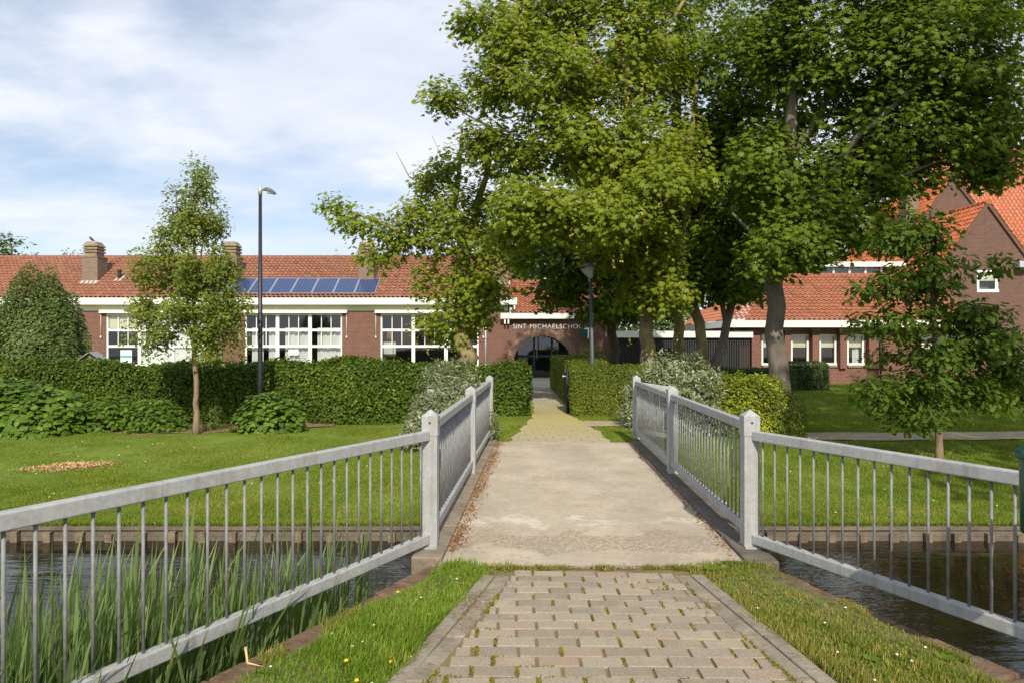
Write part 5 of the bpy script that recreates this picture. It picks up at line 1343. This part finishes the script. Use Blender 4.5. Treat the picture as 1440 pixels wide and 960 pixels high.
make_tree('maple_tree', 'dark shaded maple nearest to the green lamp pole', 'tree',
    [limb(Y, (864, 552, .19), (862, 470, .16), (866, 380, .14), (872, 280, .11), (880, 170, .06))],
    [lobe(820, 375, Y, 80, 44, 80), lobe(785, 410, Y, 40, 24, 26), lobe(860, 330, Y, 90, 60, 90), lobe(860, 430, Y - 1, 52, 26, 40), lobe(900, 390, Y, 60, 50, 60), lobe(800, 320, Y, 60, 40, 46), lobe(740, 350, Y + 1, 40, 34, 24), lobe(880, 240, Y, 80, 60, 50)],
    'maple', M['bark_dark'], M['maple'], mg, 5, per=40, spread=.5, leaf_size=.18)
Y = 21.0
make_tree('maple_tree', 'straight slim maple behind the silver shrub', 'tree',
    [limb(Y, (957, 560, .20), (955, 480, .165), (952, 400, .15), (945, 300, .14), (950, 180, .12), (955, 40, .08), (960, -80, .04)), limb(Y, (948, 280, .07), (1000, 220, .05), (1040, 160, .03))],
    [lobe(955, 300, Y, 80, 60, 80), lobe(985, 180, Y, 90, 90, 120), lobe(960, 60, Y, 100, 80, 110), lobe(930, 385, Y - 1.2, 50, 30, 36), lobe(970, 390, Y - 1.6, 52, 28, 44), lobe(980, -50, Y, 110, 60, 70)],
    'maple', M['bark_maple'], M['maple'], mg, 6, per=50, spread=.5, leaf_size=.148, flat=.8)
Y = 20.0
make_tree('maple_tree', 'mossy maple trunk tilting to the right behind the yellow green shrub', 'tree',
    [limb(Y, (996, 560, .19), (989, 500, .165), (978, 430, .15), (968, 350, .13), (965, 250, .10), (980, 120, .06))],
    [lobe(1000, 300, Y + 1, 70, 60, 60), lobe(1010, 200, Y + 1, 70, 70, 60), lobe(1010, 390, Y - .6, 50, 30, 34), lobe(930, 330, Y + 1, 50, 40, 34)],
    'maple', M['bark_maple'], M['maple'], mg, 7, per=47, spread=.45, leaf_size=.148, flat=.8)
Y = 19.4
make_tree('maple_tree', 'forked grey maple leaning right between the mossy trunk and the thick grey trunk', 'tree',
    [limb(Y, (1004, 560, .16), (1009, 510, .14), (1021, 455, .12), (1040, 390, .10), (1060, 320, .09), (1075, 230, .07), (1085, 120, .04)), limb(Y, (1021, 452, .08), (1008, 400, .06), (998, 340, .04))],
    [lobe(1055, 300, Y, 70, 50, 60), lobe(1060, 190, Y, 80, 70, 80), lobe(1060, 80, Y, 80, 70, 70), lobe(1045, 395, Y - .5, 46, 26, 32), lobe(1010, 350, Y, 46, 36, 34)],
    'maple', M['bark_grey'], M['maple'], mg, 8, per=47, spread=.45, leaf_size=.148, flat=.8)
Y = 16.2
make_tree('maple_tree', 'largest maple with a thick smooth grey trunk on the right lawn', 'tree',
    [limb(Y, (1096, 590, .29), (1096, 540, .24), (1091, 470, .215), (1091, 400, .21), (1097, 330, .19), (1108, 230, .16), (1116, 120, .12), (1125, -20, .08), (1130, -110, .04)),
     limb(Y, (1094, 345, .12), (1150, 270, .10), (1210, 190, .07), (1290, 120, .05), (1370, 90, .03), dy=(0, -.3, -.8, -1.2, -1.4)), limb(Y, (1108, 225, .09), (1180, 120, .06), (1240, 40, .04)), limb(Y, (1092, 380, .07), (1060, 330, .05), (1030, 300, .03)),
     limb(Y, (1100, 300, .08), (1180, 290, .06), (1260, 250, .04), (1340, 220, .02), dy=(0, -.5, -.9, -1))],
    [lobe(1150, 315, Y - .6, 80, 42, 74), lobe(1104, 350, Y - 1.2, 50, 30, 40), lobe(1200, 240, Y, 90, 66, 110), lobe(1290, 190, Y - .4, 96, 66, 110), lobe(1180, 100, Y, 110, 86, 140), lobe(1310, 80, Y - .6, 110, 80, 130), lobe(1400, 150, Y, 76, 74, 76), lobe(1390, 235, Y, 56, 24, 26, .9),
     lobe(1225, 318, Y, 46, 26, 18), lobe(1080, 240, Y, 60, 70, 60), lobe(1220, -30, Y, 140, 70, 110), lobe(1370, -10, Y, 100, 60, 70), lobe(1090, 40, Y, 70, 80, 60)],
    'maple', M['bark_grey'], M['maple'], mg, 9, per=52, spread=.50, leaf_size=.148, flat=.8)
# small oak and the young street tree
Y = 11.15
make_tree('oak_tree', 'small young oak with tiered dark branches on the right lawn', 'tree',
    [limb(Y, (1321, 656, .075), (1320, 620, .062), (1318, 540, .055), (1312, 450, .045), (1310, 370, .032), (1308, 295, .014))],
    [lobe(1300, 322, Y, 38, 38, 24), lobe(1262, 335, Y, 40, 22, 14), lobe(1306, 378, Y, 52, 34, 32), lobe(1255, 400, Y, 52, 26, 22), lobe(1378, 450, Y, 40, 22, 14), lobe(1340, 440, Y, 60, 24, 26), lobe(1255, 450, Y, 60, 22, 22), lobe(1330, 490, Y, 100, 26, 46), lobe(1400, 480, Y, 56, 30, 24),
     lobe(1240, 548, Y, 52, 20, 22), lobe(1310, 535, Y, 76, 28, 38), lobe(1380, 555, Y, 40, 26, 16), lobe(1405, 370, Y, 16, 16, 4), lobe(1300, 580, Y, 60, 14, 14), lobe(1420, 515, Y, 40, 24, 14)],
    'oak', M['bark_young'], M['oak'], 'young planted trees on the lawns', 10, per=34, spread=.25, flat=.8, seg=.2, tpl=T_OAK, leaf_size=.125, tip_r=.003, sunbias=.2, outer=1.7)
Y = 14.0
make_tree('young_tree', 'slender young tree with an olive green pointed crown in front of the left hedge', 'tree',
    [limb(Y, (276, 614, .075), (276, 580, .058), (275, 500, .052), (272, 400, .038), (274, 300, .022), (279, 222, .006)),
     limb(Y, (275, 480, .03), (250, 430, .022), (228, 360, .014), (215, 330, .008)), limb(Y, (274, 470, .03), (300, 420, .02), (312, 360, .012)), limb(Y, (273, 420, .024), (255, 340, .014), (246, 262, .007)), limb(Y, (274, 400, .022), (290, 320, .013), (300, 270, .007))],
    [lobe(265, 440, Y, 74, 44, 70), lobe(255, 375, Y, 66, 44, 62), lobe(290, 395, Y, 48, 46, 40), lobe(268, 300, Y, 40, 44, 44), lobe(280, 245, Y, 16, 34, 16), lobe(205, 380, Y, 26, 34, 14), lobe(320, 445, Y, 36, 36, 20), lobe(220, 470, Y, 36, 26, 16), lobe(300, 485, Y, 46, 22, 18), lobe(292, 320, Y, 24, 40, 20), lobe(240, 320, Y, 20, 40, 16), lobe(212, 440, Y, 28, 34, 16), lobe(196, 425, Y, 22, 20, 8), lobe(335, 425, Y, 22, 24, 9), lobe(318, 375, Y, 22, 24, 8)],
    'pear', M['bark_young'], M['pear'], 'young planted trees on the lawns', 11, per=62, spread=.21, flat=1.0, seg=.18, tpl=T_RHOMB, leaf_size=.080, tip_r=.0035, sunbias=.3)
# trees beyond the school
bg = 'trees beyond the school roofs'
def far_tree(lab, px, Y, top, rx, n, seed, mat='maple', size=.5):
    r = rx * Y / F; zt = PZ(top, Y); x = PX(px, Y); h = zt * .62
    rng = np.random.default_rng(seed)
    lobes = [((x, Y, zt - h * .5), (r, r, h * .5), n)] + [((x + rng.normal() * r * .6, Y + rng.normal() * r * .3, zt - h * rng.uniform(.15, .9)), (r * .5, r * .5, h * .22), n // 5) for _ in range(6)]
    make_tree('background_tree', lab, 'tree', [[(x, Y, -.3, .32), (x, Y, zt * .4, .25), (x + .3, Y, zt * .9, .07)]], lobes, 'far', M['bark_dark'], M[mat], bg, seed, per=34, spread=.9, seg=1.0, tpl=T_RHOMB, leaf_size=size)
far_tree('dark tree crown showing above the roof at the left edge', 12, 60, 329, 36, 60, 31, 'darkbush', .40)
far_tree('low tree crown showing above the roof just left of the first chimney', 98, 66, 347, 28, 40, 32, 'hedge', .40)
far_tree('broad dark tree behind the entrance roof between the maples', 725, 46, 285, 62, 110, 33, 'maple', .36)
far_tree('tall dark tree behind the bike shed roof', 850, 50, 210, 90, 150, 34, 'maple', .4)
far_tree('tall dark tree behind the right wing ridge', 1010, 52, 215, 90, 150, 35, 'maple', .4)
bx_ = PX(930, 42); bush('background_tree', 'dense dark tree between the entrance roof and the right wing roof', (bx_, 42, -.2), (3.6, 1.5, 5.6), 5000, M['darkbush'], .32, T_RHOMB, bg, 71, cat='tree')
far_tree('dark tree left of the orange house roof', 1140, 54, 250, 70, 110, 36, 'maple', .4)

# ------------------------------------------------------------------ grass, reeds, daisies
def blades(name, p, h, w, mat, lean=.35, seed=0, segs=2, wind=(.1, 0, 0)):
    rng = np.random.default_rng(seed); n = len(p)
    a = rng.random(n) * 6.283; sd = np.stack([np.cos(a), np.sin(a), 0 * a], 1)
    ld = np.stack([np.cos(a + 1.57), np.sin(a + 1.57), 0 * a], 1) * (rng.normal(size=(n, 1)) * lean) + np.array(wind)
    h = np.broadcast_to(h, (n,))[:, None]; w = np.broadcast_to(w, (n,))[:, None]
    rows = []
    for k in range(segs + 1):
        t = k / segs; c = p + np.array([0, 0, 1.0]) * h * (t - .25 * (np.linalg.norm(ld, axis=1, keepdims=True)) * t * t) + ld * h * t * t
        if k < segs: rows += [c - sd * w * .5 * (1 - t ** 2 * .6), c + sd * w * .5 * (1 - t ** 2 * .6)]
        else: rows.append(c)
    K = len(rows); v = np.stack(rows, 1).reshape(-1, 3); b = np.arange(n) * K; F_ = []
    for k in range(segs - 1): F_ += [np.stack([b + 2 * k, b + 2 * k + 1, b + 2 * k + 3], 1), np.stack([b + 2 * k, b + 2 * k + 3, b + 2 * k + 2], 1)]
    F_.append(np.stack([b + K - 3, b + K - 2, b + K - 1], 1))
    ti = np.clip(.48 + .20 * lump(p, 1.3, seed) + .12 * lump(p, 4.7, seed + 1) + rng.normal(size=n) * .2, 0, 1)
    f = np.concatenate(F_)
    return link(name, np_mesh(name, v, f, [mat], np.tile(ti, len(F_))))
def fr_pts(n, y0, y1, xmax, seed, dens_pow=1.0):
    rng = np.random.default_rng(seed)
    y = y0 + (y1 - y0) * rng.random(n) ** dens_pow; x = (rng.random(n) * 2 - 1) * np.minimum(.80 * y + .4, xmax)
    return x, y
x, y = fr_pts(430000, 7.76, 15.6, 40, 1, 1.25)
l, r = far_edges(y)
bare = (lump(np.stack([x, y, 0 * x], 1), 1.1, 40) + .35 * lump(np.stack([x, y, 0 * x], 1), 5, 41) > .95) & (np.random.default_rng(78).random(len(x)) < .7)
ok = ~((y > 11.0) & (x > l - .02) & (x < r + .02)) & ~((np.abs(x - cx(y)) < 1.36) & (y < 11.25)) & ~bare
ok &= ~((x > 1.5) & (np.abs(y - (13.9 - .02 * x + .12 * np.sin(x * .7))) < .46))
ok &= ~((x < .4) & ((y > 15.5) | ((x > -12) & (x < -4) & (y > soil_front(x) - .03 + .12 * np.random.default_rng(77).normal(size=len(x)) ** 2))))
ok &= ~(((x - hx * 0 - PX(96, 10.9)) / .42) ** 2 + ((y - 10.9) / .24) ** 2 < 1)
x, y = x[ok], y[ok]; p = np.stack([x, y, ground_h(x, y) - .005], 1)
h = .034 * (.6 + .8 * np.random.default_rng(2).random(len(x))) * (1 + .45 * np.clip(lump(p, 1.9, 6), -.6, 1))
tag(blades('lawn_grass', p, h, .011, M['grass'], .5, 3, 1), 'short mown grass of the lawns on the far canal bank', 'grass', kind='stuff')
rng = np.random.default_rng(8); n = 130000; y = 13.6 + 17 * rng.random(n); x = 1.4 + rng.random(n) * (.80 * y)
ok = (np.abs(y - (13.9 - .02 * x + .12 * np.sin(x * .7))) > .5) & (x > np.interp(y, [15, 17, 26, 31], [3.3, 2.6, 2.6, 2.8])) & (y < 30.85); x, y = x[ok], y[ok]
p = np.stack([x, y, ground_h(x, y) - .005], 1)
tag(blades('lawn_grass', p, .05 * (.6 + .8 * rng.random(len(x))), .022, M['grass'], .5, 4, 1), 'mown grass of the right lawn between the side path and the school', 'grass', kind='stuff')
# longer tufts along the far revetment
rng = np.random.default_rng(9); n = 9000; x = rng.uniform(-7, 7, n); y = 7.75 + np.abs(rng.normal(size=n)) * .05; ok = (np.abs(x - cx(y)) > 1.4); x, y = x[ok], y[ok]
p = np.stack([x, y, ground_h(x, y)], 1); tag(blades('bank_grass', p, .06 * (.5 + rng.random(len(x))), .008, M['grass'], .6, 5, 2, (0, -.35, 0)), 'longer grass leaning over the timber revetment', 'grass', kind='stuff')
# verges on the near side
rng = np.random.default_rng(12); n = 150000; y = 2.55 + 2.4 * rng.random(n); x = rng.uniform(-2.2, 3.2, n)
L_, R_ = near_x(y, LB), near_x(y, RB); pl_, pr_ = near_x(y, PATH_L), near_x(y, PATH_R)
wl_ = .05 + .05 * np.sin(y * 9) ; ok = ((x > L_ + .20 + .04 * np.sin(y * 7.3)) & (x < pl_ + .01 + .03 * np.sin(y * 6))) | ((x < R_ - .20 - .04 * np.sin(y * 6.1)) & (x > pr_ - .01 - .03 * np.sin(y * 5.2)))
ok |= (x > L_ + .18) & (x < .0) & (y > 4.72) & (y < 5.06); ok |= (x > 1.24) & (x < R_ - .18) & (y > 4.72) & (y < 5.04)
x, y = x[ok], y[ok]; left = x < .5
p = np.stack([x, y, near_h(x, y) - .008], 1); lm = lump(p, 2.4, 21)
edge = np.clip(1 - np.abs(np.where(left, near_x(y, PATH_L), near_x(y, PATH_R)) - x) / .22, 0, 1) + np.clip((y - 4.55) / .4, 0, 1)
bare = (~left) & (lump(p, 3.4, 23) > .85) & (rng.random(len(x)) < .6)
h = (.034 + .020 * lm + .050 * np.clip(edge, 0, 1.2) * (.6 + .4 * lm)) * (.6 + .8 * rng.random(len(x))) * np.where(left, 1.15, .85); h = np.maximum(h, .010)
for nm, mk, mt, lb in (('verge_grass', left & ~bare, 'verge_grass', 'lush grass on the verge left of the block paving'), ('verge_grass', ~left & ~bare, 'verge_dry', 'patchy dry grass on the verge right of the block paving')):
    tag(blades(nm, p[mk], h[mk], .0042 + .002 * rng.random(mk.sum()), M[mt], .55, 7, 3), lb, 'grass', kind='stuff')
rng = np.random.default_rng(19); n = 16000; y = rng.uniform(2.4, 5.0, n); sgn = rng.random(n) < .5
x = np.where(sgn, near_x(y, LB) + .21 - np.abs(rng.normal(size=n)) * .07, near_x(y, RB) - .21 + np.abs(rng.normal(size=n)) * .07)
q = np.stack([x, y, np.full(n, -.022)], 1); kp = lump(q, 3.6, 27) > .1; q = q[kp]
tag(blades('verge_grass', q, .03 + .035 * rng.random(len(q)), .0042, M['verge_dry'], .7, 14, 3), 'thin grass creeping over the brick edgings beside the water', 'grass', kind='stuff')
rng = np.random.default_rng(20); cs = np.array([(-.10, .05), (.02, .035), (.20, .05), (.34, .04), (.66, .045), (.98, .04), (1.16, .05), (1.27, .05)]); q = []
for cxx, ww in cs:
    n = 170; q.append(np.stack([cxx + rng.normal(size=n) * ww, 4.865 + rng.normal(size=n) * .014, np.full(n, .006)], 1))
q = np.concatenate(q); tag(blades('verge_grass', q, .018 + .035 * rng.random(len(q)), .004, M['verge_dry'], .7, 15, 3), 'small grass tufts in the joint between the deck and the paving', 'grass', kind='stuff')
# clover and plantain leaves low in the verges
rng = np.random.default_rng(15); sel = rng.choice(len(p), 3600); q = p[sel] + np.array([0, 0, .014]) + rng.normal(size=(3600, 3)) * np.array([.01, .01, .004])
tag(leaves('clover', q, np.array([0, -.2, 1.0]) + rng.normal(size=q.shape) * .3, .014 + .008 * rng.random(len(q)), T_HEART, M['verge_grass'], tint=rng.random(len(q)) * .7, rng=rng), 'low clover leaves among the verge grass', 'clover', kind='stuff')
# dandelion-like rosettes, tall tufts
for i, (x, y, s, lab) in enumerate(((1.42, 4.84, .075, 'broad leaved weed at the near right corner of the footbridge deck'), (1.80, 3.42, .045, 'small plantain rosette beside the right edging stones'), (2.22, 3.50, .05, 'plantain rosette near the water on the right verge'))):
    rr = np.random.default_rng(50 + i); n = 16; a = np.arange(n) * 2.4; d = np.stack([np.cos(a), np.sin(a), .35 + .3 * rr.random(n)], 1)
    t = thing('weed', lab, 'weed', (x, y, float(near_h(x, y))), 'weeds in the near verges')
    leaves('leaf', np.tile(np.array([x, y, float(near_h(x, y)) + .012]), (n, 1)), np.stack([-d[:, 0] * .4, -d[:, 1] * .4, np.ones(n)], 1), s * (.7 + .5 * rr.random(n)), T_HEART, M['verge_grass'], t, (x, y, float(near_h(x, y))), rr.random(n) * .6, d, rr)
rng = np.random.default_rng(16)
def daisy(name, p, size, lab, yellow=False):
    n = len(p); k = 8; a = np.tile(np.arange(k) * 6.283 / k, n); c = np.repeat(p, k, 0); td = np.stack([np.cos(a), np.sin(a), .15 + 0 * a], 1)
    tag(leaves(name, c, np.tile(np.array([0, -.35, 1.0]), (n * k, 1)) + rng.normal(size=(n * k, 3)) * .08, size, T_RHOMB, M['daisy'], tint=np.full(n * k, .9 if yellow else .4), tipdir=td, rng=rng), lab, 'flowers', kind='stuff')
q = p[rng.choice(len(p), 26)] + np.array([0, 0, .035]); daisy('daisies', q, .008, 'small white daisies in the near verges')
q = p[rng.choice(np.where(left)[0], 7)] + np.array([0, 0, .05]); daisy('dandelions', q, .012, 'few yellow dandelion flowers in the left verge', True)
x, y = fr_pts(90, 8, 13.2, 40, 44); ok = ~((np.abs(x - cx(y)) < 1.5)); x, y = x[ok], y[ok]; q = np.stack([x, y, ground_h(x, y) + .035], 1); daisy('daisies', q, .012, 'small white daisies scattered over the far lawns')
# reeds standing in the water on the left
rng = np.random.default_rng(17); n = 6500
y = rng.uniform(1.5, 5.0, n); off = np.abs(rng.normal(size=n)) * .75 + .15
ny = np.clip(y, 1.2, 5.0); x = near_x(ny, LB) - off
dens = lump(np.stack([x, y, 0 * x], 1), 2.1, 31)
RAILX = np.interp(y, [0, 2.69, 5.3], [-3.45, -2.02, -.63]) - .06
ok = (x < RAILX) & (rng.random(n) < np.clip(.62 + .5 * dens, .08, 1)) & (rng.random(n) < np.clip((5.1 - y) / 1.6, .12, 1)); x, y = x[ok], y[ok]; n = len(x)
top = np.clip(.30 + .28 * lump(np.stack([x, y, 0 * x], 1), 1.7, 33) + rng.normal(size=n) * .16 - .16 * np.clip(y - 3.4, 0, 2), -.35, .70)
p = np.stack([x, y, np.full(n, WZ - .12)], 1)
top_w = .010 + .026 * rng.random(n) ** 1.5
o = blades('reeds', p, top - WZ + .12, top_w, M['reed'], .16, 9, 6, (.06, 0, 0)); tag(o, 'tall green reeds standing in the canal behind the left wing railing', 'reeds', kind='stuff')
y = rng.uniform(1.4, 4.7, 7000); x = near_x(y, LB) - np.abs(rng.normal(size=7000)) * .22 - .02; ok = rng.random(7000) < np.clip(.55 + .6 * lump(np.stack([x, y, 0 * x], 1), 3.1, 35), .1, 1); x, y = x[ok], y[ok]
p2 = np.stack([x, y, np.full(len(x), WZ)], 1); tag(blades('reeds', p2, (.35 + .42 * rng.random(len(x))) * np.clip(1.10 - .17 * y, .25, 1), .006 + .006 * rng.random(len(x)), M['reed'], .35, 10, 4, (.08, 0, 0)), 'short green reed shoots along the left brick edging', 'reeds', kind='stuff')
# one bent dry reed leaf on the bricks
lf = MB(); b0 = Vector(W(343, 935, 3.2)); 
lf.tube([b0 + Vector((-.02, .05, .05)), b0 + Vector((.0, .02, .075)), b0 + Vector((.025, -.02, .02)), b0 + Vector((.10, -.03, .01))], [.003, .007, .006, .0015], 5)
o = lf.build('dry_reed_leaf', M['reed_straw']); tag(o, 'single dry straw coloured reed leaf lying on the left brick edging', 'reed leaf')

# trees standing beside the photographer, out of the frame: they shade the right lawn
sh = 'maples around the footbridge and the school'
def shade_tree(lab, x, Y, zc, r, rz_, n, seed):
    rng = np.random.default_rng(seed)
    lobes = [((x, Y, zc), (r, r, rz_), n)]
    make_tree('maple_tree', lab, 'tree', [[(x, Y, -.4, .30), (x, Y, zc * .5, .24), (x + .2, Y, zc + rz_ * .7, .06)]], lobes, 'm', M['bark_grey'], M['maple'], sh, seed, per=40, spread=.9, seg=.9, tpl=T_RHOMB, leaf_size=.34)
shade_tree('tall maple on the near bank to the right of the footbridge', 12.5, 3.0, 12.2, 5.0, 4.4, 150, 61)
shade_tree('tall maple on the far right lawn beside the oak', 17.5, 9.5, 11.5, 4.6, 4.6, 130, 62)

shade_tree('tall maple on the near bank right behind the photographer', 10.2, -3.0, 12.6, 3.7, 3.6, 42, 63)
# ------------------------------------------------------------------ light, sky, camera
ELEV, AZ = 38.0, -5.0            # shadows run away from the camera, a touch to the left
a = math.radians(AZ); e = math.radians(ELEV)
dirv = Vector((math.sin(a) * math.cos(e), math.cos(a) * math.cos(e), -math.sin(e)))
sun = bpy.data.lights.new('sun', 'SUN'); sun.energy = 4.0; sun.angle = math.radians(.6); sun.color = (1.0, .90, .76)
so = bpy.data.objects.new('sun', sun); COL.objects.link(so); so.rotation_euler = dirv.to_track_quat('-Z', 'Y').to_euler(); so.location = (0, -20, 30)
wd = bpy.data.worlds.new('World'); S.world = wd; wd.use_nodes = True; nt = wd.node_tree; nt.nodes.clear()
def wn(t, **k):
    n = nt.nodes.new(t)
    for a_, b_ in k.items(): setattr(n, a_, b_)
    return n
sky = wn('ShaderNodeTexSky', sky_type='NISHITA'); sky.sun_disc = False; sky.sun_elevation = e
to_sun = -dirv; sky.sun_rotation = math.atan2(to_sun.x, to_sun.y); sky.air_density = 1.0; sky.dust_density = .8; sky.ozone_density = 1.2
tc = wn('ShaderNodeTexCoord'); sp = wn('ShaderNodeSeparateXYZ'); nt.links.new(tc.outputs['Generated'], sp.inputs[0])
def wm(op, a_, b_=0.0, clamp=False):
    n = wn('ShaderNodeMath', operation=op); n.use_clamp = clamp
    for i, v in enumerate((a_, b_)):
        if isinstance(v, bpy.types.NodeSocket): nt.links.new(v, n.inputs[i])
        else: n.inputs[i].default_value = v
    return n.outputs[0]
zz = wm('ADD', wm('MAXIMUM', sp.outputs[2], 0.0), .22)
cb = wn('ShaderNodeCombineXYZ'); nt.links.new(wm('DIVIDE', sp.outputs[0], zz), cb.inputs[0]); nt.links.new(wm('DIVIDE', sp.outputs[1], zz), cb.inputs[1])
mp = wn('ShaderNodeMapping'); nt.links.new(cb.outputs[0], mp.inputs[0]); mp.inputs['Rotation'].default_value = (0, 0, .35); mp.inputs['Scale'].default_value = (.85, 1.25, 1); mp.inputs['Location'].default_value = (2.7, 1.3, .4)
def wnoise(scale, det, rough, dist=0.0):
    n = wn('ShaderNodeTexNoise'); nt.links.new(mp.outputs[0], n.inputs['Vector']); n.inputs['Scale'].default_value = scale; n.inputs['Detail'].default_value = det; n.inputs['Roughness'].default_value = rough; n.inputs['Distortion'].default_value = dist
    return n.outputs['Fac']
cov = wm('ADD', wm('MULTIPLY', wnoise(.75, 7, .55, .25), .75), wm('MULTIPLY', wnoise(2.6, 6, .6, .1), .35))
def wramp(f, stops):
    n = wn('ShaderNodeValToRGB'); nt.links.new(f, n.inputs[0]); cr = n.color_ramp
    while len(cr.elements) < len(stops): cr.elements.new(.5)
    for el, (p_, c_) in zip(cr.elements, stops): el.position = p_; el.color = c4(c_)
    return n.outputs[0]
mask = wramp(cov, [(.36, (0, 0, 0)), (.60, (1, 1, 1))])
shade = wramp(wm('ADD', wm('MULTIPLY', wnoise(1.3, 6, .6), .7), wm('MULTIPLY', cov, .3)), [(.36, (4.6, 5.05, 6.0)), (.5, (5.6, 6.0, 6.8)), (.66, (6.7, 6.9, 7.4))])
SKY_CLOUD = 1.0
mx = wn('ShaderNodeMix', data_type='RGBA'); nt.links.new(wm('MULTIPLY', mask, .93), mx.inputs[0]); nt.links.new(sky.outputs[0], mx.inputs[6]); nt.links.new(shade, mx.inputs[7])
bgn = wn('ShaderNodeBackground'); nt.links.new(mx.outputs[2], bgn.inputs[0]); bgn.inputs[1].default_value = .113
wo = wn('ShaderNodeOutputWorld'); nt.links.new(bgn.outputs[0], wo.inputs[0])

cam = bpy.data.cameras.new('camera'); cam.lens = 24.0; cam.sensor_width = 36.0; cam.sensor_fit = 'HORIZONTAL'; cam.shift_y = 5 / 1440; cam.clip_end = 4000; cam.clip_start = .05
co_ = bpy.data.objects.new('camera', cam); COL.objects.link(co_); co_.location = (0, 0, EYE); co_.rotation_euler = (math.radians(90), 0, 0); S.camera = co_
S.view_settings.view_transform = 'Standard'; S.view_settings.look = 'None'; S.view_settings.exposure = 0.40; S.view_settings.gamma = 1.0
S.render.engine = 'CYCLES'; S.cycles.max_bounces = 8; S.cycles.transparent_max_bounces = 12; S.cycles.use_denoising = True
try: S.cycles.denoiser = 'OPENIMAGEDENOISE'
except Exception: pass
